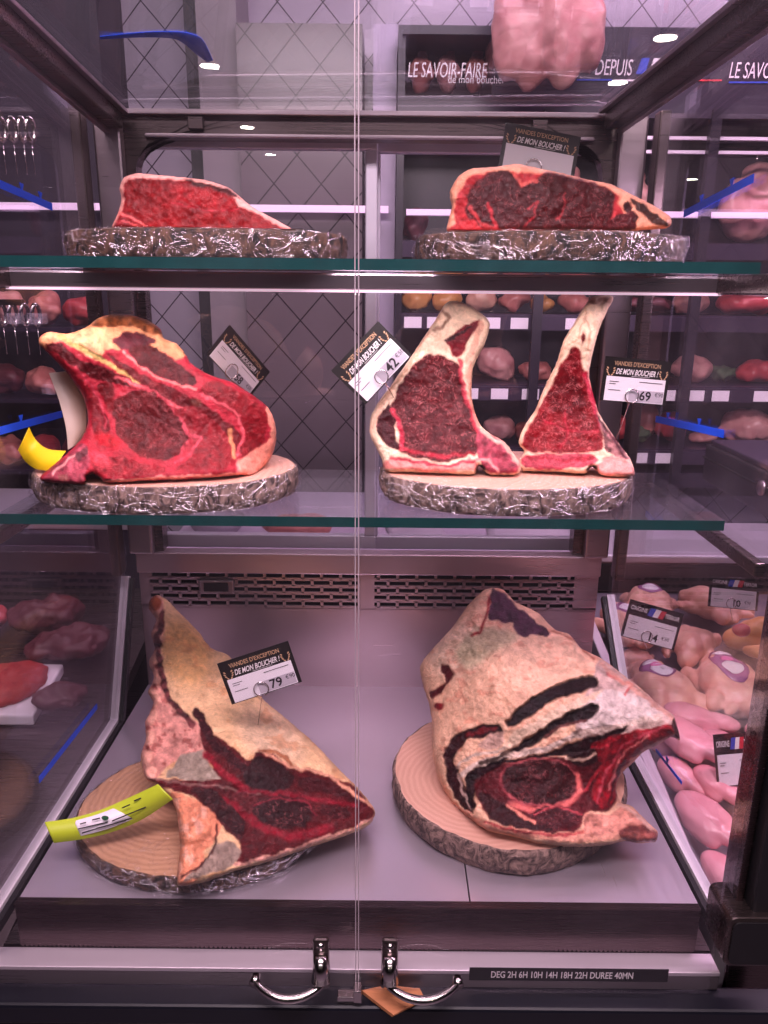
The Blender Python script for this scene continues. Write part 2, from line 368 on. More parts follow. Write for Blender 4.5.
# partition faced in dark grey diamond tiles behind the cabinet, with its light flanking panels
YB = 2.45
x0, x1 = xat(246, 300, YB), xat(362, 300, YB)
struct(MB().box(x0, x1, YB, YB + 0.25, 0, zat(24, YB)).build('column_tiled', M['tile_grey']))
x2 = xat(208, 300, YB)
struct(MB().box(x2, x0 - 0.002, YB + 0.03, YB + 0.25, 0, 2.8).build('column_panel', M['panel_grey']))
x3 = xat(193, 300, YB)
struct(MB().box(x3, x2 - 0.002, YB + 0.08, YB + 0.25, 0, 2.8).build('trim_1', M['black']))
x4, x5 = xat(376, 300, YB), xat(394, 300, YB)
struct(MB().box(x4 - 0.012, x5, YB, YB + 0.25, 0, zat(24, YB)).build('trim_2', M['panel_white']))
# dark side wall behind the left neighbour
xl = xat(128, 300, YB)
struct(MB().box(-2.6, xl - 0.03, YB + 0.02, YB + 0.25, 0, 2.8).build('wall_recess', M['wall_dark']))
rail = MB(); xr0 = -1.6; xr1 = x5 - 0.02  # glowing strip added for the reflection of the fridge LED line
rail.box(xr0, xr1, YB - 0.045, YB - 0.03, zat(213, YB - .04), zat(206, YB - .04))
for k in range(3): rail.box(-1.5 + k * 0.68, -1.48 + k * 0.68, YB - 0.03, YB + 0.0, zat(212, YB - .04), zat(208, YB - .04))
tag(rail.build('light_rail', M['fridge_led']), 'long white ribbed light rail running across the wall behind the cabinet', 'light')

# ceiling lamps over the shop floor
lampl = ['downlight furthest from the counter on the left', 'small round downlight in the left part of the ceiling', 'round downlight nearest the counter on the right', 'round downlight in the right part of the ceiling', 'far round downlight on the right near the shop wall']
for (lx, ly), lb in zip([(-1.16, -5.46), (-1.07, -3.66), (1.45, -3.05), (1.46, -3.95), (3.56, -8.2)], lampl):
    t = thing('ceiling_downlight', lb + ', seen mirrored in the glass', 'ceiling lamp', (lx, ly, 2.79), 'ceiling downlights')
    rim = MB(); rim.tube([(lx + 0.062 * math.cos(a), ly + 0.062 * math.sin(a), 2.795) for a in np.linspace(0, 2 * math.pi, 24, endpoint=False)], 0.006, 6, True)
    rim.build('rim', M['white_trim'], t, True)
    MB().prism([(lx + 0.058 * math.cos(a), ly + 0.058 * math.sin(a), 2.788) for a in np.linspace(0, 2 * math.pi, 24, endpoint=False)], (0, 0, 0.008)).build('diffuser', M['lamp'], t)

# ------------------------------------------------------------------ the cabinet
XL, XR = -0.462, 0.407
YF, YBK, ZF = 0.80, 1.364, 0.75        # tray floor front, back, height
YG = 0.755                              # front glass
cab = thing('display_cabinet', 'refrigerated stainless and glass cabinet showing aged beef on three levels', 'display cabinet', (-0.03, 1.05, 0))
ZT = 1.772
# base body, bumper, ledge, lip
MB().box(XL - 0.03, XR + 0.025, 0.81, YBK + 0.05, 0.12, ZF - 0.075).box(XL, XR, 0.86, YBK, 0.0, 0.12).build('base', M['steel_dark'], cab)
b = MB(); zl = ZF - 0.067; zb = 0.655
b.box(-0.56, 0.50, 0.738, 0.775, zb - 0.030, zb).box(-0.56, 0.50, 0.744, 0.79, zb - 0.14, zb - 0.030)
b.build('bumper', M['bumper'], cab, bevel=0.004)
b = MB(); b.box(XL - 0.05, XR + 0.02, 0.768, YF - 0.002, zl - 0.006, zl)
b.build('ledge', M['steel_ledge'], cab, bevel=0.001)
MB().box(XL - 0.05, XR + 0.02, 0.7682, 0.774, zb + 0.001, zl - 0.006).build('ledge_face', M['steel'], cab, bevel=0.001)
lip = MB(); lip.box(XL, XR - 0.002, YF - 0.004, YF - 0.001, zl + 0.006, ZF + 0.002).box(XL, XR - 0.002, YF - 0.006, YF + 0.006, ZF - 0.002, ZF + 0.0035)
nt_ = 150
for k in range(nt_):
    xa = XL + (XR - XL - 0.004) * k / nt_; wd = (XR - XL) / nt_
    lip.add([(xa, YF - 0.004, zl + 0.006), (xa + wd, YF - 0.004, zl + 0.006), (xa + wd / 2, YF - 0.004, zl + 0.0015), (xa, YF - 0.001, zl + 0.006), (xa + wd, YF - 0.001, zl + 0.006), (xa + wd / 2, YF - 0.001, zl + 0.0015)],
            [(0, 2, 1), (3, 4, 5), (0, 3, 5, 2), (2, 5, 4, 1)])
lip.build('front_lip', M['lip'], cab)
# tray floor in two plates with a seam
xs = P(467, 880, Z=ZF).x
fl = MB(); fl.box(XL, xs - 0.001, YF, YBK, ZF - 0.006, ZF).box(xs + 0.001, XR, YF, YBK, ZF - 0.006, ZF)
fl.build('tray_floor', M['steel_floor'], cab)
# back panel, grille, sill
bp_ = MB(); zg0, zg1 = zat(608, YBK), zat(573, YBK); zs1 = zat(553, YBK)
bp_.box(XL, XR, YBK, YBK + 0.012, ZF - 0.004, zg0).box(XL, XR, YBK - 0.012, YBK + 0.02, zg1, zs1)
bp_.build('back_panel', M['steel_back'], cab, bevel=0.002)
gr = MB(); gx0, gx1 = xat(150, 590, YBK), xat(574, 590, YBK); rows = 5; rh = (zg1 - zg0) / rows
for r in range(rows + 1): gr.box(XL if r in (0, rows) else gx0, XR if r in (0, rows) else gx1, YBK, YBK + 0.004, zg0 + rh * r - rh * 0.22, zg0 + rh * r + rh * 0.22)
pit = 0.036
for r in range(rows):
    x = gx0 + (pit / 2 if r % 2 else 0)
    while x < gx1:
        gr.box(x, x + 0.0055, YBK, YBK + 0.004, zg0 + rh * r, zg0 + rh * (r + 1)); x += pit
gr.box(XL, gx0, YBK, YBK + 0.004, zg0, zg1).box(gx1, XR, YBK, YBK + 0.004, zg0, zg1)
xm = xat(366, 590, YBK); gr.box(xm - 0.016, xm + 0.016, YBK - 0.001, YBK + 0.004, zg0, zg1)
grille = gr.build('vent_grille', M['steel_back'], cab)
MB().box(XL + 0.01, XR - 0.01, YBK + 0.03, YBK + 0.06, zg0 - 0.01, zg1 + 0.01).build('air_duct', M['dark_hole'], cab)
pa, pb = P(200, 592, Y=YBK - 0.004), P(234, 579, Y=YBK - 0.004)
MB().box(pa.x, pb.x, YBK - 0.012, YBK - 0.001, pa.z, pb.z).build('thermometer', M['steel'], cab, bevel=0.002)
MB().box(pa.x + 0.010, pb.x - 0.010, YBK - 0.0135, YBK - 0.0122, pa.z + 0.005, pb.z - 0.005).build('thermometer_screen', M['black'], cab)
# rear frame plate with rounded upper corners
fr = MB(); YH = YBK
def rounded_opening(xa, xb, za, zb, r, n=8):
    pts = [(xa, za)]
    pts += [(xa + r - r * math.cos(a), zb - r + r * math.sin(a)) for a in np.linspace(0, math.pi / 2, n)]
    pts += [(xb - r + r * math.sin(a), zb - r + r * math.cos(a)) for a in np.linspace(0, math.pi / 2, n)]
    return pts + [(xb, za)]
xa_, xb_ = xat(138, 200, YH), xat(601, 200, YH); zo = zat(140, YH)
inn = rounded_opening(xa_, xb_, zs1, zo, 0.055)
mid = len(inn) // 2
out = [(XL - 0.012, p[1]) if i < mid and i == 0 else ((p[0] - 0.055 if i < mid else p[0] + 0.055), ZT) for i, p in enumerate(inn)]
out = []
for i, p in enumerate(inn):
    if i == 0: out.append((XL, zs1))
    elif i == len(inn) - 1: out.append((XR, zs1))
    elif i == 1: out.append((XL, ZT))
    elif i == len(inn) - 2: out.append((XR, ZT))
    else: out.append((XL + (XR - XL) * (i - 1) / (len(inn) - 3), ZT))
vs = [(p[0], YH, p[1]) for p in inn] + [(p[0], YH, p[1]) for p in out] + [(p[0], YH + 0.03, p[1]) for p in inn] + [(p[0], YH + 0.03, p[1]) for p in out]
n = len(inn); fs = []
for i in range(n - 1):
    fs += [(i, i + 1, n + i + 1, n + i), (2 * n + i, 3 * n + i, 3 * n + i + 1, 2 * n + i + 1), (i, 2 * n + i, 2 * n + i + 1, i + 1), (n + i, n + i + 1, 3 * n + i + 1, 3 * n + i)]
mesh_obj('rear_frame', vs, fs, M['steel_dark'], cab)
hd = MB(); hd.box(XL, XR, YH - 0.012, YH - 0.001, zat(118, YH), zat(112, YH)).box(xa_ + .02, xb_ - .02, YH - 0.008, YH - 0.001, zo, zo + 0.006)
hd.build('header_trim', M['steel'], cab, bevel=0.002)
sb = MB(); zst = zat(117, YH)
for xx in (xat(196, 115, YH), xat(540, 115, YH)): MB().box(xx - 0.012, xx + 0.012, YH - 0.010, YH - 0.002, zo + 0.012, zo + 0.03).build('header_clip', M['steel_dark'], cab, bevel=0.001)
# rear corner posts
for s, xx in ((-1, XL), (1, XR)):
    po = MB(); po.box(xx - 0.008 if s < 0 else xx - 0.036, xx + 0.036 if s < 0 else xx + 0.008, YH - 0.022, YH - 0.001, zs1, ZT)
    po.build('rear_post', M['steel'], cab, bevel=0.004)
    MB().box(xx - 0.03 if s < 0 else xx + 0.012, xx - 0.012 if s < 0 else xx + 0.03, YH - 0.06, YH - 0.03, ZF + 0.25, ZT).build('glass_channel', M['steel_dark'], cab, bevel=0.003)
# rear sliding doors
def rear_door(xa, xb, yy):
    za, zb = zat(549, yy), zo + 0.012; f = MB(); t = 0.026
    f.box(xa, xb, yy, yy + 0.02, za, za + t).box(xa, xb, yy, yy + 0.02, zb - 0.02, zb).box(xa, xa + t * 0.8, yy, yy + 0.02, za + t, zb - 0.02).box(xb - t * 0.8, xb, yy, yy + 0.02, za + t, zb - 0.02)
    d = f.build('rear_door', M['alu'], cab, bevel=0.002)
    MB().box(xa + t * 0.8, xb - t * 0.8, yy + 0.008, yy + 0.012, za + t, zb - 0.02).build('door_glass', M['glass'], d)
xm1 = xat(378, 300, 1.41)
rear_door(XL + 0.012, xm1 - 0.002, 1.405)
rear_door(xm1 - 0.018, XR - 0.012, 1.430)
# top rails and top glass
tr_ = MB()
tl0, tl1 = P(115, 119, Y=YH - 0.02), P(-30, -12, Y=0.95)
tr0, tr1 = P(612, 119, Y=YH - 0.02), P(790, -17, Y=0.86)
for a, b2 in ((tl0, tl1), (tr0, tr1)):
    e = a + (b2 - a) * 1.25
    MB().bar(a, e, 0.026, 0.030).build('top_rail', M['steel_dark'], cab, bevel=0.003)
tr2 = MB()
for a, b2, s in ((tl0, tl1, -1), (tr0, tr1, 1)):
    e = a + (b2 - a) * 1.25; o_ = Vector((-s * 0.018, 0, 0.010)); o2 = Vector((s * 0.014, 0, -0.018))
    for oo in (o_, o2): MB().bar(a + oo, e + oo, 0.009, 0.006).build('rail_trim', M['steel'], cab, bevel=0.001)
el, er = tl0 + (tl1 - tl0) * 1.25, tr0 + (tr1 - tr0) * 1.25
up = Vector((0, 0, 0.018))
MB().prism([tl0 + up, tr0 + up, er + up, el + up], (0, 0, 0.006)).build('top_glass', M['shelf_glass'], cab)
# canopy above the front glass with its lamp tube
cy = 0.76
MB().box(XL - 0.05, XR + 0.05, 0.70, 0.83, 1.90, 1.98).build('canopy', M['steel'], cab, bevel=0.004)
MB().box(XL + 0.03, XR - 0.03, 0.770, 0.80, 1.880, 1.898).build('canopy_lamp', M['led'], cab)
# side glass panes with cut lower back corner, white edge strips
def side_pane(X, s):
    if s < 0: pts = [(0.76, 0.752), (1.225, 0.752), (1.345, 0.985), (1.345, 1.76), (0.76, 1.84)]
    else: pts = [(0.76, 0.752), (1.125, 0.752), (1.345, 0.955), (1.345, 1.76), (0.76, 1.80)]
    MB().prism([(X, y, z) for y, z in pts], (0.006 * s, 0, 0)).build('side_glass', M['glass'], cab)
    e = MB(); q = [Vector((X + 0.004 * s, y, z)) for y, z in pts[:3]] + [Vector((X + 0.004 * s, 1.345, 1.1))]
    for i in range(3): e.bar(q[i], q[i + 1], 0.014, 0.012)
    e.build('edge_strip', M['white_trim'], cab)
    k = MB(); xx = X + (0.016 * -s)
    for i in range(3):
        o_ = Vector((-0.012 * s, 0, -0.004)); k.bar(q[i] + o_, q[i + 1] + o_, 0.007, 0.013)
    k.build('edge_channel', M['black'], cab)
side_pane(-0.476, -1); side_pane(0.421, 1)
# front right post and its foot bracket
xp = P(737, 900, Y=0.77).x
MB().box(xp - 0.006, xp + 0.004, 0.762, 0.80, 0.735, 1.9).build('corner_post_strip', M['lip'], cab, bevel=0.002)
MB().box(xp + 0.006, xp + 0.045, 0.7445, 0.80, 0.735, 1.9).build('corner_post', M['black'], cab, bevel=0.004)
MB().box(-0.535, -0.495, 0.745, 0.80, 0.735, 1.9).build('corner_post', M['black'], cab, bevel=0.004)
pa, pb = P(722, 966, Y=0.735), P(800, 919, Y=0.735)
def rrect(xa, xb, za, zb, r, Y, n=5):
    pts = []
    for cx, cz, a0 in ((xb - r, zb - r, 0), (xa + r, zb - r, 90), (xa + r, za + r, 180), (xb - r, za + r, 270)):
        pts += [(cx + r * math.cos(R(a0 + 90 * k / n)), Y, cz + r * math.sin(R(a0 + 90 * k / n))) for k in range(n + 1)]
    return pts
br = MB(); br.prism(rrect(pa.x, pb.x, pa.z, pb.z, 0.010, 0.7345), (0, 0.060, 0)); br.build('post_bracket', M['steel_dark'], cab, bevel=0.0025)
MB().prism(rrect(pa.x + 0.005, pb.x - 0.005, pa.z + 0.005, pb.z - 0.005, 0.008, 0.7325), (0, 0.0018, 0)).build('bracket_cover', M['black'], cab)
# shelf carrying frames
sf = MB(); YR = 0.985
for s, X in ((-1, XL - 0.002), (1, XR + 0.002)):
    MB().bar((X, 0.79, 1.511), (X, YR + 0.005, 1.511), 0.014, 0.022).build('shelf_bracket', M['steel_dark'], cab, bevel=0.002)
    MB().bar((X + 0.002 * s, 0.79, 1.211), (X + 0.002 * s, 1.16, 1.211), 0.012, 0.016).build('shelf_bracket', M['steel_dark'], cab, bevel=0.002)
MB().box(XL, XR, YR - 0.01, YR + 0.015, 1.4995, 1.5215).build('shelf_rail', M['steel'], cab, bevel=0.003)
MB().box(XL, XR, YR - 0.0135, YR - 0.0105, 1.4985, 1.5015).build('led_strip', M['led'], cab)
# front glass doors, their seam, clamps, handles
xse = P(357, 512, Y=YG).x
zgb = 0.668
for nm, xa, xb in (('l', XL - 0.04, xse - 0.0014), ('r', xse + 0.0014, XR + 0.0)):
    d = MB().box(xa, xb, YG - 0.003, YG + 0.003, zgb, 1.89).build('front_door', M['front_glass'], cab)
    ex = xb if nm == 'l' else xa
    MB().box(ex - 0.0008 if nm == 'l' else ex - 0.0002, ex + 0.0002 if nm == 'l' else ex + 0.0008, YG - 0.0032, YG + 0.0032, zgb, 1.89).build('polished_edge', M['pale_edge'], d)
    c_px = 321 if nm == 'l' else 390
    c0, c1 = P(c_px, 938, Y=YG - 0.006), P(c_px, 966, Y=YG - 0.012)
    cl = MB(); cl.box(c0.x - 0.010, c0.x + 0.010, YG - 0.011, YG - 0.0035, 0.700, 0.752)
    cl.build('clamp', M['steel_dark'], d, bevel=0.004)
    kn = MB(); kn.tube([(c0.x, YG - 0.008, 0.744), (c0.x, YG - 0.0145, 0.744)], 0.0045, 14); kn.build('clamp_screw', M['chrome'], d, True)
    bo = MB(); bo.tube([(c0.x, YG - 0.011, 0.730), (c0.x, YG - 0.016, 0.716), (c0.x, YG - 0.019, 0.700)], [0.008, 0.0095, 0.0115], 16); bo.build('clamp_barrel', M['chrome'], d, True)
    h0, h1 = (258, 326) if nm == 'l' else (386, 456)
    hz = 0.694
    ha, hb = P(h0, 968, Z=hz), P(h1, 968, Z=hz)
    pts = []
    for k in range(17):
        t = k / 16; bow = math.sin(math.pi * t) ** 0.7
        pts.append((ha.x + (hb.x - ha.x) * t, YG - 0.016 - 0.020 * bow, hz + 0.002 - 0.006 * bow))
    hn = MB(); hn.tube(pts, [0.0042 + 0.0012 * math.sin(math.pi * k / 16) for k in range(17)], 12)
    for q in (pts[0], pts[-1]):
        hn.tube([(q[0], q[1] - 0.005, q[2]), (q[0], q[1] + 0.006, q[2] + 0.001)], [0.007, 0.0055], 12)
    hn.build('handle', M['chrome'], d, True)
MB().box(xse - 0.024, xse + 0.002, YG - 0.016, YG - 0.004, zgb - 0.004, zgb + 0.003).box(xse - 0.004, xse + 0.006, YG - 0.018, YG - 0.004, zgb - 0.004, zgb + 0.014).build('door_stop', M['chrome'], cab, bevel=0.001)

# ------------------------------------------------------------------ text
def text_geo(s, shear=0.0, bold=0.0, align='LEFT', spacing=1.0):
    c = bpy.data.curves.new('t', 'FONT'); c.body = s; c.shear = shear; c.offset = bold; c.align_x = align; c.space_character = spacing
    c.resolution_u = 3
    o = bpy.data.objects.new('t', c); COL.objects.link(o)
    bpy.context.view_layer.update(); dg = bpy.context.evaluated_depsgraph_get()
    me = bpy.data.meshes.new_from_object(o.evaluated_get(dg))
    vs = [v.co.copy() for v in me.vertices]; fs = [tuple(p.vertices) for p in me.polygons]
    bpy.data.objects.remove(o); bpy.data.curves.remove(c); bpy.data.meshes.remove(me)
    return vs, fs
def text_on(mb, s, o, u, v, x, y, h, width=None, mi=0, **kw):
    """lettering on plane with origin o, unit axes u,v (metres): left edge x, baseline y, cap height h"""
    vs, fs = text_geo(s, **kw)
    if not vs: return
    x0 = min(p.x for p in vs); x1 = max(p.x for p in vs); k = h / 0.69; kx = k if width is None else width / max(x1 - x0, 1e-6)
    mb.add([o + u * (x + (p.x - x0) * kx) + v * (y + p.y * k) for p in vs], fs, mi)

# sticker under the right handle
st = thing('defrost_sticker', 'black sticker strip with white defrost times on the steel ledge below the front glass', 'sticker', P(568, 974, Y=0.7672))
q0, q1 = P(469, 980, Y=0.767), P(669, 969.5, Y=0.767)
MB().box(q0.x, q1.x, 0.7667, 0.7676, q0.z, q1.z).build('backing', M['black'], st)
tm = MB(); hh = q1.z - q0.z
text_on(tm, 'DEG 2H 6H 10H 14H 18H 22H DUREE 40MN', Vector((0, 0.7664, 0)), Vector((1, 0, 0)), Vector((0, 0, 1)), P(491, 975, Y=0.767).x, q0.z + hh * 0.25, hh * 0.5, P(648, 975, Y=0.7245).x - P(491, 975, Y=0.767).x, bold=0.015)
tm.build('lettering', M['white_ink'], st)

# load limit stickers on the side glass
def load_sticker(label, a, b, X, s, arrows=(0.25, 0.75), wd=0.010):
    A, B = P(*a, X=X), P(*b, X=X); d = (B - A).normalized(); nrm = Vector((1, 0, 0)); u = nrm.cross(d).normalized()
    if u.z < 0: u = -u
    m = MB(); th = Vector((0.0006 * s, 0, 0)); L = (B - A).length
    m.prism([A - u * wd / 2, B - u * wd / 2, B + u * wd / 2, A + u * wd / 2], th)
    o = m.build('load_limit_sticker', M['blue']); tag(o, label, 'sticker', 'load limit stickers on the side glass')
    for f in arrows:
        c = A + d * L * f + u * wd * 0.5
        t = MB(); t.prism([c - d * 0.002, c + d * 0.002, c + d * 0.006 + u * 0.008, c - d * 0.006 + u * 0.008], th); t.build('arrow', M['blue'], o)
load_sticker('blue load line sticker on left side glass above the upper shelf', (-14, 178), (52, 207), -0.4752, 1, (0.5, 0.8))
load_sticker('blue load line sticker on left side glass beside the yellow paper strip', (-12, 434), (62, 414), -0.4752, 1, (0.4,))
load_sticker('blue load line sticker slanting on lower left side glass', (39, 780), (97, 706), -0.4752, 1, (), 0.010)
load_sticker('blue load line sticker on right side glass above the upper shelf', (684, 214), (754, 178), 0.4202, -1, (0.28, 0.72))
load_sticker('blue load line sticker on right side glass beside the black label printer', (656, 419), (724, 434), 0.4202, -1, (0.2, 0.68))
load_sticker('thin dark blue load line sticker on lower right side glass by the chicken breasts', (656, 750), (682, 783), 0.4202, -1, (0.45,), 0.005)

# ------------------------------------------------------------------ glass shelves
def shelf(label, z0, z1, xa, xb, ya, yb, nm='glass_shelf'):
    t = thing(nm, label, 'shelf', ((xa + xb) / 2, (ya + yb) / 2, z0), 'glass shelves in the cabinet')
    MB().box(xa, xb, ya + 0.0012, yb, z0, z1).build('pane', M['shelf_glass'], t)
    MB().box(xa, xb, ya, ya + 0.001, z0, z1).build('front_edge', M['glass_edge'], t)
    return t
shelf('upper clear glass shelf with green edge carrying the two long sirloins', 1.5222, 1.5345, XL - 0.005, XR + 0.005, 0.889, 1.145)
shelf('lower clear glass shelf with green edge carrying the three standing rib cuts', 1.2255, 1.238, XL - 0.004, XR + 0.004, 0.889, 1.145)

# ------------------------------------------------------------------ log boards
def board(label, cx, cy, rx, ry, z0, h, seed, wood='wood', bark='bark', film=True, under=0.0):
    t = thing('log_board', label, 'wooden board', (cx, cy, z0), 'log slice boards under the meat')
    n = 120; ang = np.linspace(0, 2 * math.pi, n, endpoint=False)
    def rad(k, amp, sd): return 1 + amp * (fbm(np.cos(ang) * k + 5, np.sin(ang) * k + 9, seed + sd, 3))
    prof = [(0.0, 0.965), (0.12, 0.985), (0.35, 1.0), (0.6, 1.0), (0.85, 0.995), (0.97, 0.985), (1.0, 0.97)]
    base = rad(1.1, 0.03, 0); vs, fs = [], []
    for j, (fz, fr_) in enumerate(prof):
        rr = base * fr_ * (1 + 0.010 * fbm(ang * 14 + j * 0.4, np.full(n, j * 0.7), seed + 3, 2))
        for k in range(n): vs.append((cx + rx * rr[k] * math.cos(ang[k]), cy + ry * rr[k] * math.sin(ang[k]), z0 + h * fz))
    m = len(prof)
    for j in range(m - 1):
        for k in range(n): fs.append((j * n + k, j * n + (k + 1) % n, (j + 1) * n + (k + 1) % n, (j + 1) * n + k))
    mi = [0] * len(fs)
    fs.append(tuple((m - 1) * n + k for k in range(n))); mi.append(1); fs.append(tuple(range(n))[::-1]); mi.append(1)
    mesh_obj('slab', vs, fs, [M[bark], M[wood]], t, mi)
    if film:
        fv, ff = [], []; lv = [(0.02, 1.012), (0.25, 1.02), (0.5, 1.022), (0.75, 1.018), (1.0, 1.008), (1.05, 0.985), (1.04, 0.9), (1.035, 0.7), (1.035, 0.4)]
        for j, (fz, fr_) in enumerate(lv):
            wr = 0.016 * fbm(ang * 9 + j * 1.3, np.full(n, j * 0.8), seed + 11, 3) if j < 6 else 0.0 * ang
            rr = base * (fr_ + np.maximum(wr, -0.008))
            for k in range(n): fv.append((cx + rx * rr[k] * math.cos(ang[k]), cy + ry * rr[k] * math.sin(ang[k]), z0 + h * fz))
        for j in range(len(lv) - 1):
            for k in range(n): ff.append((j * n + k, j * n + (k + 1) % n, (j + 1) * n + (k + 1) % n, (j + 1) * n + k))
        fmi = [0] * len(ff)
        for i in range(5 * n, len(ff)): fmi[i] = 1
        mesh_obj('cling_film', fv, ff, [M['film'], M['film_light']], t, fmi, True)
    return t
def xw(px, py, Y): return P(px, py, Y=Y).x
def bx(p0, p1, py, Y): a, b = xw(p0, py, Y), xw(p1, py, Y); return (a + b) / 2, (b - a) / 2
ZS1, ZS2 = 1.535, 1.2385
c, r = bx(66, 344, 245, 1.0); board('film wrapped log slice under the bright red sirloin on the upper shelf', c, 1.01, r, 0.118, ZS1, 0.030, 1)
c, r = bx(417, 680, 245, 1.0); board('film wrapped log slice under the dark sirloin with black price card', c, 1.01, r, 0.118, ZS1, 0.031, 2)
c, r = bx(31, 297, 472, 1.0); board('pale film wrapped log slice under the big rib joint on the lower shelf', c, 1.01, r, 0.122, ZS2, 0.034, 3, 'wood_pale', 'bark_pale')
c, r = bx(381, 631, 472, 1.01); board('film wrapped log slice under the two standing rib steaks', c, 1.015, r, 0.122, ZS2, 0.034, 4, 'wood_pale', 'bark_pale')
board('film wrapped log slice on the steel tray under the fat covered rib rack', -0.262, 0.961, 0.178, 0.150, ZF + 0.0008, 0.027, 5)
board('bare log slice on the steel tray under the dark crusted rib joint', 0.197, 1.034, 0.180, 0.180, ZF + 0.0008, 0.040, 6, 'wood_pale', 'bark_pale', False)
ZB1, ZB2, ZB3, ZB4 = ZS1 + 0.0335, ZS2 + 0.0355, ZF + 0.0292, ZF + 0.0408

# ------------------------------------------------------------------ sculpted meat
def crop(x0, y0, s):
    return lambda *pts: [(x0 + a / s, y0 + b / s) for a, b in pts]
def sculpt(outline, ctrl, thick, base, layers, zmin, edge=(0.010, 5), rb=16, step=1.6, rag=0.35, bump=0.0012, seed=0, backcol=(215, 170, 140), warp=1.6):
    out_ = smooth_closed(outline, 2.0)
    out_ = out_ + rag * np.stack([vnoise(out_[:, 0] / 3, out_[:, 1] / 3, seed + 5), vnoise(out_[:, 0] / 3, out_[:, 1] / 3, seed + 6)], -1)
    n = len(out_); lo, hi = out_.min(0), out_.max(0)
    gx, gy = np.meshgrid(np.arange(lo[0], hi[0], step), np.arange(lo[1], hi[1], step * 0.9)); gx = gx + (np.arange(gx.shape[0]) % 2)[:, None] * step / 2
    gx, gy = gx.ravel(), gy.ravel(); sd = sdist(gx, gy, out_); k = sd > step * 0.7
    pts = np.concatenate([out_, np.stack([gx[k], gy[k]], -1)])
    rv, re, rf, ov, oe, of = geometry.delaunay_2d_cdt([Vector(p) for p in pts], [(i, (i + 1) % n) for i in range(n)], [], 1, 1e-5)
    pts = np.array([(v.x, v.y) for v in rv]); x, y = pts[:, 0], pts[:, 1]
    d = np.maximum(sdist(x, y, out_), 0); rim = d < 1e-3
    D = rbf(ctrl)(x, y)
    q = np.clip(d / edge[1], 0, 1); D = D + edge[0] * (1 - np.sqrt(np.maximum(1 - (1 - q)**2, 0)))
    fade = np.clip(d / 3, 0, 1)
    D = D + fade * (bump * fbm(x / 9, y / 9, seed + 1, 3) + bump * 0.5 * vnoise(x / 2.6, y / 2.6, seed + 9))
    # paint
    wx = x + warp * fbm(x / 7, y / 7, seed + 21, 2); wy = y + warp * fbm(x / 7, y / 7, seed + 22, 2)
    colr = np.tile(np.append(lin(base), 0.0), (len(x), 1))
    colr[:, :3] *= (1 + 0.16 * fbm(x / 12, y / 12, seed + 31, 3))[:, None]
    for L in layers:
        kind, pp, c = L[0], L[1], L[2]; o = L[3] if len(L) > 3 else {}
        soft = o.get('soft', 1.4); a = o.get('a', 1.0)
        if kind == 'poly': m = np.clip(sdist(wx, wy, smooth_closed(pp, 4)) / soft + 0.5, 0, 1)
        elif kind == 'line': m = np.clip((o.get('w', 3) / 2 - seg_dist(wx, wy, pp, False)) / soft + 0.5, 0, 1)
        elif kind == 'ell':
            (ex, ey), (rx_, ry_), an = pp; ca, sa = math.cos(R(an)), math.sin(R(an)); u = ((wx - ex) * ca + (wy - ey) * sa) / rx_; v = (-(wx - ex) * sa + (wy - ey) * ca) / ry_
            m = np.clip((1 - np.sqrt(u * u + v * v)) * min(rx_, ry_) / soft + 0.5, 0, 1)
        elif kind == 'speck': m = np.clip((fbm(x / pp[0], y / pp[1], seed + o.get('s', 50), 3) - o.get('t', 0.5)) / 0.15, 0, 1)
        if 'in' in o: m = m * np.clip(sdist(wx, wy, o['in']) / 2 + 0.5, 0, 1)
        m = m * a
        tone = 1 + o.get('var', 0.22) * fbm(x / 5, y / 5, seed + 41, 3)
        colr[:, :3] = colr[:, :3] * (1 - m)[:, None] + (lin(c)[None] * tone[:, None]) * m[:, None]
        if 'm' in o: colr[:, 3] = colr[:, 3] * (1 - m) + o['m'] * m
        elif kind == 'poly': colr[:, 3] *= (1 - m)
        if 'dig' in o: D = D + o['dig'] * m * fade
    lum_ = colr[:, :3].mean(1, keepdims=True); colr[:, :3] = np.clip(colr[:, :3], 0.002, 1) ** (1.26 - 0.24 * np.clip((lum_ - 0.12) / 0.2, 0, 1)); mx_ = colr[:, :3].max(1); red_ = np.clip((1 - colr[:, 1] / np.maximum(mx_, 1e-4) - 0.72) / 0.16, 0, 1)[:, None]; colr[:, :3] *= 1 - red_ * np.array([[0.32, 0.45, 0.20]]); colr = np.clip(colr, 0.0012, 1)
    ra, rb_ = (x - 384) / FPX, (512 - y) / FPX
    ra, rb_ = ra * CR - rb_ * SR, ra * SR + rb_ * CR
    rays = np.stack([ra, CP + SP * rb_, -SP + CP * rb_], -1)
    if zmin < 1.5:
        Ylim = np.where(rays[:, 2] < -1e-4, (zmin + 0.0004 - 1.5) / np.minimum(rays[:, 2], -1e-4) * rays[:, 1], 1e3)
        D = np.minimum(D, Ylim)
    else: Ylim = np.full(x.shape, 1e3)
    def place(Y):
        Y = np.minimum(Y, Ylim)
        p = rays * (Y / rays[:, 1])[:, None]; p[:, 2] = np.maximum(p[:, 2] + 1.5, zmin + 0.0004); return p
    F = place(D)
    T = thick(x, y) if callable(thick) else np.full(x.shape, thick)
    qb = np.clip(d / rb, 0, 1); Bk = D + (T * np.sqrt(np.maximum(1 - (1 - qb)**2, 0)))
    B = place(Bk)
    nv = len(x); idx = np.arange(nv) + nv; idx[rim] = np.arange(nv)[rim]
    faces = []
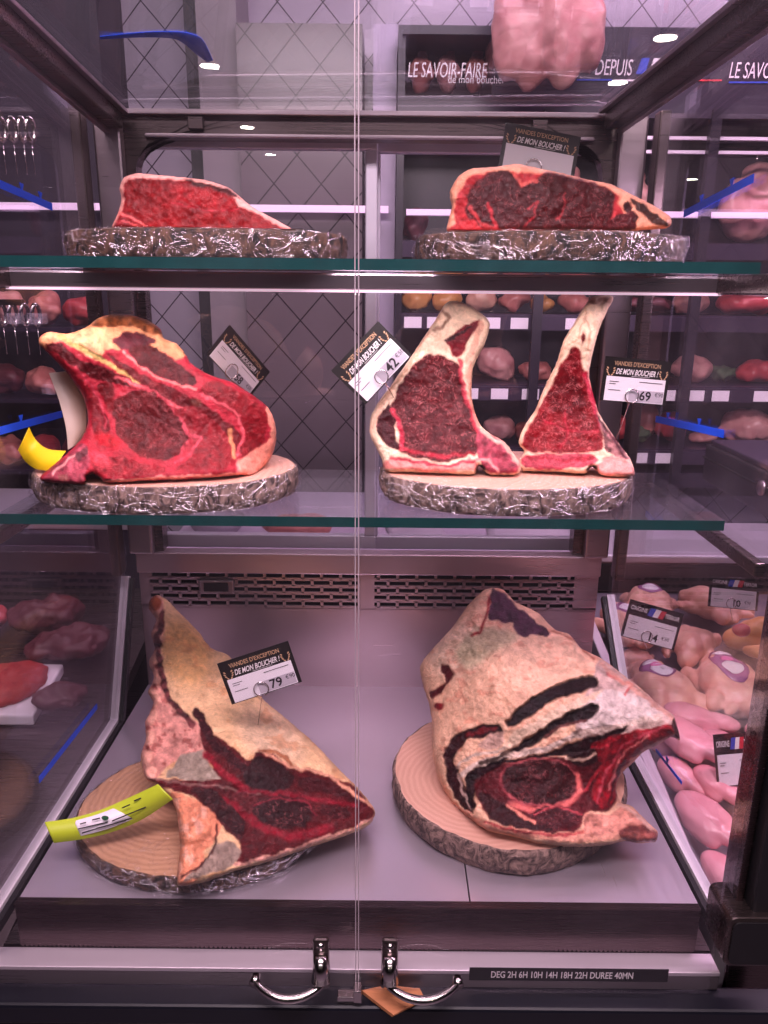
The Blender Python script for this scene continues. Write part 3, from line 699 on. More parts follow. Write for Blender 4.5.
    for f in rf:
        a, b_, c_ = f
        ax = (pts[b_] - pts[a]); bx_ = (pts[c_] - pts[a])
        if ax[0] * bx_[1] - ax[1] * bx_[0] > 0: a, b_, c_ = a, c_, b_
        faces.append((a, b_, c_))
        g = (idx[a], idx[c_], idx[b_])
        if len({g[0], g[1], g[2], a, b_, c_}) > 3: faces.append(g)
    bc = np.tile(np.append(lin(backcol), 0), (nv, 1)); bc[:, :3] *= (1 + 0.2 * fbm(x / 6, y / 6, seed + 61, 3))[:, None]
    V = np.concatenate([F, B]); C_ = np.concatenate([colr, bc])
    used = np.zeros(2 * nv, bool)
    for f in faces: used[list(f)] = True
    mp = np.cumsum(used) - 1
    return V[used], [tuple(int(mp[i]) for i in f) for f in faces], C_[used]
def CB(px, py, z, m=0.016): return (px, py, P(px, py, Z=z).y - m)
def meat(name, label, cat, mat, group=None, **kw):
    v, f, c = sculpt(**kw)
    o = mesh_obj(name, v.tolist(), f, M[mat], None, None, True, None, c)
    return tag(o, label, cat, group)

# A: bright sirloin, upper shelf
k = crop(50, 150, 2.477)
A_out = k((158, 196), (154, 188), (165, 165), (177, 120), (172, 95), (182, 70), (210, 58), (250, 60), (330, 68), (385, 75), (440, 92), (470, 115), (500, 140), (545, 165), (590, 190), (628, 215), (622, 224), (560, 220), (480, 215), (400, 210), (300, 204), (220, 200))
RED = (160, 8, 26)
meat('sirloin', 'bright red boneless sirloin with thin pale fat edge on the upper shelf', 'meat', 'meat_bright', 'joints of beef in the cabinet',
     outline=A_out, ctrl=[(115, 225, 0.945), (300, 238, 0.945), (200, 190, 0.95), (140, 180, 0.96), (250, 205, 0.955), (200, 238, 0.94)], thick=0.10, base=(238, 170, 158), zmin=ZB1, edge=(0.012, 6), rb=30, seed=100,
     layers=[('poly', k((166, 180), (185, 130), (180, 95), (190, 76), (230, 68), (320, 76), (400, 92), (452, 112), (468, 138), (510, 158), (560, 180), (600, 206), (606, 220), (400, 214), (220, 208), (165, 200)), (158, 6, 24), {'m': 0.25, 'soft': 2}),
             ('poly', k((300, 85), (350, 88), (420, 105), (455, 125), (460, 145), (400, 145), (330, 130), (300, 110)), (176, 12, 28), {'m': 0.5}),
             ('poly', k((330, 72), (380, 80), (440, 95), (470, 120), (450, 112), (400, 94), (345, 84)), (96, 40, 30)),
             ('line', k((165, 152), (200, 165), (235, 190)), (232, 120, 110), {'w': 2}),
             ('line', k((300, 130), (380, 150), (470, 150)), (214, 60, 70), {'w': 1.6, 'a': .6}),
             ('poly', k((158, 185), (180, 165), (220, 190), (215, 204), (160, 200)), (140, 18, 30), {'m': .4}),
             ('line', k((165, 178), (190, 176), (225, 192)), (226, 110, 100), {'w': 1.5})])
# B: dark sirloin, upper shelf
k = crop(400, 110, 2.56)
B_out = k((128, 318), (120, 302), (132, 250), (128, 210), (150, 170), (185, 150), (250, 145), (300, 138), (350, 148), (420, 163), (480, 178), (540, 190), (600, 220), (650, 245), (690, 272), (696, 288), (685, 302), (640, 306), (600, 310), (540, 312), (450, 311), (380, 310), (300, 312), (200, 316))
meat('sirloin', 'dark maroon aged sirloin with orange fat edge and black price card behind', 'meat', 'meat', 'joints of beef in the cabinet',
     outline=B_out, ctrl=[(448, 232, 0.945), (670, 226, 0.95), (550, 200, 0.94), (470, 172, 0.955), (550, 170, 0.955), (640, 210, 0.955), (560, 230, 0.935)], thick=0.11, base=(232, 160, 130), zmin=ZB1, edge=(0.012, 6), rb=30, seed=120,
     layers=[('poly', k((140, 290), (145, 220), (170, 180), (215, 160), (330, 160), (420, 172), (530, 200), (560, 230), (540, 310), (140, 315)), (205, 62, 58), {'soft': 3}),
             ('poly', k((172, 270), (172, 225), (195, 182), (240, 156), (285, 158), (308, 190), (345, 178), (375, 160), (460, 177), (530, 198), (548, 222), (543, 270), (515, 306), (400, 308), (300, 306), (215, 300)), (92, 14, 20), {'m': 0.35, 'soft': 2.5}),
             ('line', k((225, 240), (235, 275), (250, 300)), (206, 60, 60), {'w': 3.5, 'a': .85}), ('line', k((330, 250), (350, 235), (345, 270), (320, 300)), (196, 66, 66), {'w': 2, 'a': .8}),
             ('line', k((425, 210), (420, 250), (400, 280)), (190, 60, 60), {'w': 1.8, 'a': .8}), ('line', k((290, 160), (310, 190), (350, 180)), (220, 100, 80), {'w': 4}),
             ('line', k((180, 250), (200, 285), (240, 305)), (214, 80, 70), {'w': 4, 'a': .8}), ('line', k((165, 200), (200, 195), (260, 180)), (140, 40, 40), {'w': 2, 'a': .6}),
             ('poly', k((525, 305), (555, 270), (600, 258), (608, 285), (600, 308)), (98, 14, 22), {'m': .3}), ('ell', (k((582, 248))[0], (5, 5), 0), (80, 14, 20)),
             ('poly', k((590, 228), (640, 255), (690, 290), (690, 300), (660, 295), (610, 258)), (84, 52, 42)), ('line', k((600, 225), (650, 250), (694, 282)), (214, 150, 120), {'w': 3})])
# C: big rib joint, lower shelf left
k = crop(20, 300, 2.743)
C_out = k((60, 497), (58, 482), (95, 450), (130, 420), (165, 385), (183, 350), (185, 310), (170, 260), (140, 215), (110, 180), (70, 140), (52, 120), (55, 100), (80, 88), (130, 92), (180, 75), (215, 50), (250, 40), (300, 42), (350, 55), (385, 80), (395, 105), (430, 120), (455, 150), (470, 175), (520, 205), (580, 225), (630, 255), (670, 285), (690, 310), (702, 350), (702, 390), (690, 430), (665, 460), (635, 478), (600, 480), (540, 486), (450, 492), (330, 496), (240, 501), (220, 490), (200, 476), (182, 484), (180, 503), (120, 503))
LEAN, LEAN2 = (122, 14, 26), (158, 22, 38)
meat('rib_joint', 'large red rib joint with several muscles and yellow paper strip on lower shelf', 'meat', 'meat', 'joints of beef in the cabinet',
     outline=C_out, ctrl=[CB(44, 482, ZB2), CB(84, 484, ZB2), CB(140, 482, ZB2), CB(200, 479, ZB2), CB(240, 476, ZB2), (264, 466, 0.985), (274, 430, 1.0), (42, 340, 0.975), (85, 400, 0.965), (150, 420, 0.955), (210, 400, 0.965), (120, 320, 1.03), (160, 335, 1.02), (95, 350, 0.975), (180, 385, 0.97), (210, 430, 0.955), (190, 362, 0.99)], thick=0.10, base=(198, 58, 66), zmin=ZB2, edge=(0.012, 7), rb=30, seed=140, step=1.5,
     layers=[('poly', k((50, 118), (55, 98), (80, 85), (130, 88), (215, 45), (250, 36), (350, 50), (392, 88), (435, 118), (458, 150), (432, 166), (392, 142), (330, 122), (280, 132), (235, 142), (210, 168), (150, 132), (100, 116), (72, 132)), (222, 152, 108), {'var': .3}),
             ('poly', k((200, 70), (250, 36), (350, 50), (394, 95), (350, 92), (300, 72), (250, 75)), (150, 92, 58), {'var': .5}),
             ('poly', k((255, 110), (300, 85), (375, 112), (330, 127), (285, 137)), (120, 62, 66), {'var': .4}),
             ('line', k((110, 105), (160, 128), (240, 172), (330, 225)), (190, 160, 96), {'w': 5}),
             ('line', k((160, 120), (230, 160)), (110, 96, 50), {'w': 2.5, 'a': .8}),
             ('poly', k((68, 125), (110, 122), (170, 165), (240, 190), (318, 226), (300, 236), (225, 222), (180, 205), (130, 170)), (112, 16, 28), {'m': .15}),
             ('poly', k((85, 140), (130, 178), (172, 220), (205, 255), (232, 300), (245, 345), (238, 385), (205, 372), (196, 320), (180, 265), (150, 222), (110, 178)), (150, 22, 38), {'m': .3}),
             ('line', k((150, 185), (200, 240), (230, 300), (236, 350)), (214, 90, 92), {'w': 1.6}),
             ('poly', k((215, 235), (245, 225), (262, 260), (255, 310), (240, 300), (228, 268)), (140, 18, 32), {'m': .2}),
             ('poly', k((298, 140), (340, 122), (390, 142), (440, 180), (482, 216), (470, 238), (420, 224), (350, 192)), (112, 12, 24), {'m': .15}),
             ('line', k((285, 140), (345, 196), (420, 230), (480, 245)), (232, 130, 120), {'w': 2.4}),
             ('poly', k((238, 148), (272, 165), (340, 207), (420, 245), (480, 272), (540, 310), (590, 352), (612, 400), (602, 428), (582, 385), (520, 335), (440, 292), (360, 245), (290, 202)), (132, 14, 28), {'m': .2}),
             ('line', k((260, 210), (330, 235), (420, 285), (480, 312), (555, 362)), (228, 105, 100), {'w': 3.2}),
             ('ell', (k((482, 280))[0], (6, 5), 30), (120, 74, 44), {'a': .7}),
             ('poly', k((492, 238), (530, 220), (590, 243), (650, 273), (680, 310), (678, 360), (652, 412), (622, 442), (606, 428), (616, 372), (602, 330), (545, 287), (503, 260)), (158, 18, 36), {'m': .4}),
             ('line', k((500, 262), (560, 285), (600, 315), (612, 360), (600, 425)), (226, 100, 98), {'w': 3}),
             ('poly', k((262, 270), (300, 248), (350, 243), (392, 268), (422, 300), (450, 345), (458, 380), (440, 420), (400, 440), (330, 430), (300, 400), (270, 370), (258, 320)), (124, 14, 26), {'m': .5}),
             ('line', k((262, 270), (300, 248), (350, 243), (392, 268), (425, 302), (452, 345), (462, 382), (440, 424)), (214, 82, 84), {'w': 2}),
             ('poly', k((425, 302), (470, 292), (530, 330), (570, 380), (590, 432), (560, 464), (480, 468), (430, 464), (462, 440), (482, 400), (446, 332)), (164, 24, 40), {'m': .5}),
             ('line', k((440, 325), (455, 365), (500, 378), (470, 420), (430, 445)), (220, 90, 92), {'w': 2.6}),
             ('poly', k((196, 430), (260, 428), (330, 446), (400, 462), (380, 478), (260, 484), (208, 474)), (164, 30, 44), {'m': .5}),
             ('ell', (k((240, 385))[0], (12, 8), 20), (196, 28, 42), {'soft': 4}), ('ell', (k((225, 440))[0], (10, 6), 20), (224, 84, 84), {'soft': 4}),
             ('line', k((575, 360), (588, 432)), (196, 132, 92), {'w': 4.5}), ('ell', (k((600, 460))[0], (8, 3), 90), (220, 120, 112)),
             ('line', k((685, 300), (702, 350), (700, 395), (680, 440), (630, 476)), (232, 150, 128), {'w': 9}),
             ('poly', k((600, 440), (660, 400), (690, 380), (700, 430), (640, 478), (606, 478)), (234, 146, 126)),
             ('line', k((240, 496), (400, 488), (600, 478)), (232, 148, 136), {'w': 3}),
             ('poly', k((60, 490), (130, 425), (178, 390), (192, 440), (180, 470), (165, 500), (62, 500)), (176, 84, 90), {'var': .35}),
             ('line', k((90, 480), (140, 430), (185, 415)), (222, 150, 146), {'w': 2.5}), ('poly', k((150, 425), (185, 400), (186, 425), (155, 440)), (120, 70, 74)),
             ('ell', (k((122, 485))[0], (6, 3.5), 0), (150, 92, 88)), ('ell', (k((200, 494))[0], (8, 6), 0), (30, 10, 12))])
# D: rib steak, lower shelf centre
k = crop(360, 285, 2.4)
D_out = k((62, 446), (50, 412), (25, 362), (25, 320), (45, 280), (75, 240), (110, 190), (150, 130), (180, 85), (205, 45), (225, 38), (260, 48), (300, 75), (312, 95), (300, 140), (275, 190), (268, 230), (270, 280), (285, 330), (310, 355), (345, 375), (365, 400), (386, 432), (377, 454), (320, 456), (302, 450), (285, 434), (272, 454), (200, 452), (120, 449))
meat('rib_steak', 'standing rib steak with wide cream fat top, wider one of the pair sharing a board', 'meat', 'meat', 'joints of beef in the cabinet',
     outline=D_out, ctrl=[CB(386, 471, ZB2), CB(440, 474, ZB2), CB(475, 474, ZB2), CB(515, 475, ZB2), (400, 400, 1.005), (455, 400, 1.005), (450, 305, 1.04), (480, 320, 1.04)], thick=0.05, base=(240, 208, 178), zmin=ZB2, edge=(0.012, 6), rb=10, seed=160, step=1.5,
     layers=[('line', k((30, 340), (50, 285), (115, 195), (200, 55)), (214, 160, 132), {'w': 4, 'a': .7}), ('line', k((195, 60), (215, 80), (180, 110)), (130, 92, 78), {'w': 3.5, 'a': .8}),
             ('poly', k((38, 320), (70, 284), (84, 310), (84, 360), (96, 396), (62, 384), (42, 352)), (92, 20, 30), {'m': .4}),
             ('poly', k((76, 296), (95, 242), (130, 190), (162, 166), (205, 172), (240, 200), (250, 260), (272, 320), (286, 366), (276, 402), (200, 424), (120, 412), (92, 396), (96, 345)), (112, 14, 28), {'m': 0.8, 'soft': 2}),
             ('line', k((80, 300), (100, 350), (100, 395)), (212, 60, 76), {'w': 5}), ('line', k((100, 392), (180, 412), (270, 405)), (206, 50, 66), {'w': 4, 'a': .8}),
             ('line', k((240, 180), (250, 260), (272, 320), (284, 360)), (206, 50, 66), {'w': 4.5, 'a': .85}),
             ('poly', k((206, 135), (225, 118), (245, 100), (290, 82), (262, 130), (244, 170), (222, 170), (212, 150)), (150, 26, 44), {'m': .4}), ('line', k((208, 136), (240, 118), (266, 100)), (70, 20, 24), {'w': 3.5}),
             ('line', k((290, 90), (262, 180), (262, 260), (285, 335)), (226, 150, 128), {'w': 6, 'a': .7}), ('speck', (4, 3), (150, 70, 66), {'t': .85, 'a': .5, 'in': k((240, 180), (300, 90), (270, 200), (290, 340), (262, 320))}),
             ('poly', k((62, 440), (60, 420), (110, 415), (200, 430), (275, 415), (280, 440), (200, 450)), (228, 140, 130)), ('line', k((70, 415), (130, 425), (210, 436), (275, 420)), (200, 50, 64), {'w': 3, 'a': .8}),
             ('poly', k((285, 345), (310, 358), (348, 378), (384, 432), (376, 452), (310, 452), (290, 420), (278, 400)), (186, 84, 92), {'var': .4}), ('line', k((292, 350), (320, 372), (350, 385), (380, 430)), (190, 160, 144), {'w': 3.5}),
             ('line', k((280, 415), (310, 420), (330, 450)), (214, 140, 136), {'w': 3}), ('ell', (k((288, 442))[0], (6, 5), 0), (36, 16, 16))])
# E: rib steak with long bone
E_out = k((388, 444), (384, 422), (394, 398), (380, 378), (394, 340), (420, 300), (445, 240), (470, 190), (490, 130), (515, 90), (535, 55), (560, 28), (600, 25), (607, 35), (585, 80), (570, 120), (555, 180), (550, 220), (562, 270), (575, 310), (600, 350), (625, 385), (650, 420), (658, 456), (620, 460), (580, 456), (556, 436), (540, 452), (480, 449), (420, 447))
meat('rib_steak', 'narrow standing rib steak with tall pale rib bone, second of the pair on one board', 'meat', 'meat', 'joints of beef in the cabinet',
     outline=E_out, ctrl=[CB(523, 471, ZB2), CB(560, 473, ZB2), CB(600, 475, ZB2), CB(632, 476, ZB2), (545, 400, 1.005), (595, 400, 1.005), (580, 330, 1.02), (605, 297, 1.04)], thick=0.045, base=(240, 206, 176), zmin=ZB2, edge=(0.010, 5), rb=9, seed=180, step=1.5,
     layers=[('poly', k((388, 372), (420, 312), (450, 258), (478, 200), (498, 165), (515, 148), (530, 158), (536, 200), (552, 262), (574, 330), (580, 392), (540, 404), (440, 402), (402, 396)), (156, 18, 36), {'m': .9, 'soft': 2}),
             ('poly', k((450, 270), (480, 215), (520, 220), (540, 280), (540, 330), (480, 310)), (128, 14, 30), {'m': .8, 'soft': 5}),
             ('line', k((540, 210), (556, 270), (578, 340)), (214, 52, 72), {'w': 4}), ('line', k((440, 320), (490, 350), (570, 350)), (206, 66, 78), {'w': 2, 'a': .7}), ('line', k((490, 300), (500, 360), (480, 390)), (206, 66, 78), {'w': 2, 'a': .7}),
             ('poly', k((392, 410), (440, 404), (560, 408), (565, 430), (480, 442), (398, 438)), (206, 90, 96), {'m': .8}), ('line', k((400, 412), (480, 422), (560, 415)), (190, 40, 56), {'w': 3, 'a': .8}),
             ('poly', k((570, 310), (600, 350), (650, 420), (640, 420), (590, 400), (580, 360)), (150, 104, 104), {'var': .6}), ('line', k((575, 320), (610, 380), (640, 415)), (96, 34, 38), {'w': 2.5}),
             ('poly', k((568, 432), (600, 412), (640, 420), (658, 455), (600, 458), (572, 452)), (226, 148, 140)), ('ell', (k((557, 440))[0], (7, 3), -15), (36, 14, 14)),
             ('ell', (k((536, 128))[0], (2.2, 7), 15), (140, 60, 56)), ('line', k((555, 40), (575, 36), (600, 34)), (150, 100, 80), {'w': 5, 'a': .7}),
             ('line', k((540, 80), (555, 110), (548, 160)), (190, 130, 104), {'w': 2, 'a': .7}), ('line', k((500, 140), (525, 130), (545, 60)), (200, 140, 112), {'w': 1.6, 'a': .7}), ('line', k((400, 345), (450, 240), (490, 150)), (214, 150, 124), {'w': 3, 'a': .5})])
# F: fat covered rib rack on the tray
F_out = [(157, 595), (167, 600), (182, 615), (198, 631), (211, 648), (228, 655), (240, 670), (262, 698), (282, 715), (313, 742), (340, 770), (357, 787), (368, 800), (375, 812), (370, 824), (353, 833), (311, 847), (274, 860), (232, 872), (208, 881), (180, 886), (177, 876), (180, 847), (177, 815), (171, 798), (157, 785), (147, 780), (142, 768), (141, 754), (146, 738), (145, 722), (150, 712), (153, 702), (148, 692), (154, 678), (149, 662), (155, 648), (151, 634), (156, 620), (149, 609), (150, 600)]
meat('rib_rack', 'fat covered aged rib rack leaning on a log slice, with lime paper strip tucked under', 'meat', 'meat_dry', 'joints of beef in the cabinet',
     outline=F_out, ctrl=[(157, 597, 1.25), (150, 690, 1.09), (143, 756, 0.97), (147, 779, 0.92), CB(178, 886, ZB3, .022), (200, 835, 0.835), CB(232, 872, ZB3, .022), CB(274, 860, ZB3, .022), CB(311, 848, ZB3, .022), CB(372, 818, ZB3 + .012, .022), CB(345, 838, ZB3, .022), (195, 708, 1.045), (258, 752, 0.955), (313, 742, 1.05), (282, 715, 1.1), (228, 655, 1.18), (357, 787, 0.96), (280, 810, 0.895), (205, 768, 0.935), (230, 820, 0.875), (190, 640, 1.17), (180, 680, 1.09), (240, 710, 1.06), (165, 770, 0.945), (172, 800, 0.875), (178, 845, 0.83)], thick=lambda x, y: np.clip(0.10 - (780 - y) * 0.0002, 0.05, 0.10), base=(240, 196, 150), zmin=ZB3, edge=(0.02, 9), rb=34, seed=200, step=1.5, bump=0.002,
     layers=[('ell', ((185, 655), (24, 34), -25), (232, 176, 112), {'soft': 14, 'a': .8}), ('ell', ((270, 735), (36, 22), 35), (238, 204, 170), {'soft': 14, 'a': .8}), ('speck', (14, 9), (212, 140, 90), {'t': .5, 'a': .45}),
             ('poly', [(148, 600), (157, 595), (163, 606), (160, 640), (163, 680), (170, 705), (196, 722), (207, 742), (200, 756), (172, 762), (150, 782), (140, 758), (144, 722), (150, 690)], (216, 150, 136), {'var': .35}),
             ('speck', (5, 5), (150, 70, 64), {'t': .35, 'a': .6, 'in': [(140, 600), (160, 600), (162, 690), (200, 730), (200, 756), (150, 780), (140, 750)]}),
             *[('ell', ((kx, ky), (6.5, 8.5), 12), (230, 166, 146), {'soft': 2.5, 'dig': -.006, 'var': .3}) for kx, ky in ((154, 616), (157, 636), (156, 656), (158, 676), (154, 697), (151, 716), (150, 738), (147, 758), (150, 774))],
             *[('ell', ((kx, ky), (3, 3), 0), (140, 50, 50), {'soft': 2, 'a': .7}) for kx, ky in ((154, 626), (155, 646), (157, 666), (155, 687), (151, 707), (147, 728), (147, 748))],
             ('line', [(162, 612), (158, 640), (161, 672), (170, 700), (192, 724)], (128, 74, 72), {'w': 6, 'var': .6}), ('ell', ((154, 603), (6, 7), 0), (176, 96, 52)),
             ('poly', [(195, 708), (206, 726), (226, 742), (250, 762), (258, 752), (275, 755), (290, 768), (310, 769), (340, 780), (358, 789), (373, 808), (367, 821), (300, 846), (240, 864), (232, 858), (242, 846), (216, 822), (192, 796), (160, 786), (148, 777), (180, 780), (206, 778), (212, 768), (204, 750), (200, 730)], (116, 12, 26), {'m': .25, 'soft': 1.6}),
             ('poly', [(172, 768), (180, 756), (198, 750), (206, 752), (210, 768), (220, 778), (196, 781), (166, 776)], (162, 146, 130), {'var': .2}),
             ('line', [(150, 777), (190, 785), (225, 787), (260, 795)], (150, 120, 112), {'w': 2.5, 'a': .8}),
             ('line', [(197, 712), (212, 740), (232, 760), (245, 772)], (78, 14, 26), {'w': 9}), ('poly', [(244, 772), (258, 757), (276, 762), (292, 774), (290, 788), (262, 792), (246, 784)], (66, 12, 20), {'m': .1}),
             ('line', [(206, 755), (222, 772), (245, 788)], (176, 24, 52), {'w': 7, 'soft': 3}), ('line', [(240, 790), (290, 794), (330, 802), (366, 806)], (164, 28, 52), {'w': 4, 'soft': 2.5}), ('line', [(225, 800), (260, 826), (290, 838), (330, 828)], (166, 24, 50), {'w': 9, 'soft': 4}),
             ('ell', ((283, 812), (30, 16), 8), (74, 10, 18), {'m': .6, 'soft': 2}), ('line', [(255, 805), (275, 797), (305, 802), (316, 815)], (170, 60, 70), {'w': 1.8}), ('poly', [(192, 790), (215, 792), (245, 822), (240, 840), (222, 822)], (78, 10, 20), {'m': .3}),
             ('poly', [(300, 776), (340, 786), (362, 800), (330, 795), (300, 788)], (92, 14, 24), {'m': .2}), ('ell', ((335, 812), (16, 7), 10), (88, 12, 22), {'m': .4}), ('ell', ((362, 806), (4, 6), 0), (120, 20, 40)),
             ('line', [(235, 866), (275, 856), (312, 843), (352, 830), (372, 818)], (222, 160, 144), {'w': 4}), ('line', [(258, 750), (290, 766), (330, 776), (372, 806)], (220, 160, 130), {'w': 3}), ('line', [(262, 750), (276, 752), (292, 764)], (176, 116, 82), {'w': 4}),
             ('poly', [(170, 795), (190, 798), (208, 808), (220, 824), (214, 842), (202, 852), (206, 868), (178, 886)], (226, 144, 110), {'var': .3}), ('speck', (6, 9), (236, 182, 160), {'t': .3, 'a': .6, 'in': [(170, 795), (208, 808), (200, 852), (178, 886)]}),
             ('poly', [(212, 846), (232, 842), (242, 852), (232, 866), (196, 878), (184, 880), (204, 862)], (158, 138, 124)), ('line', [(182, 878), (205, 862), (216, 842), (216, 824)], (92, 40, 40), {'w': 2})])
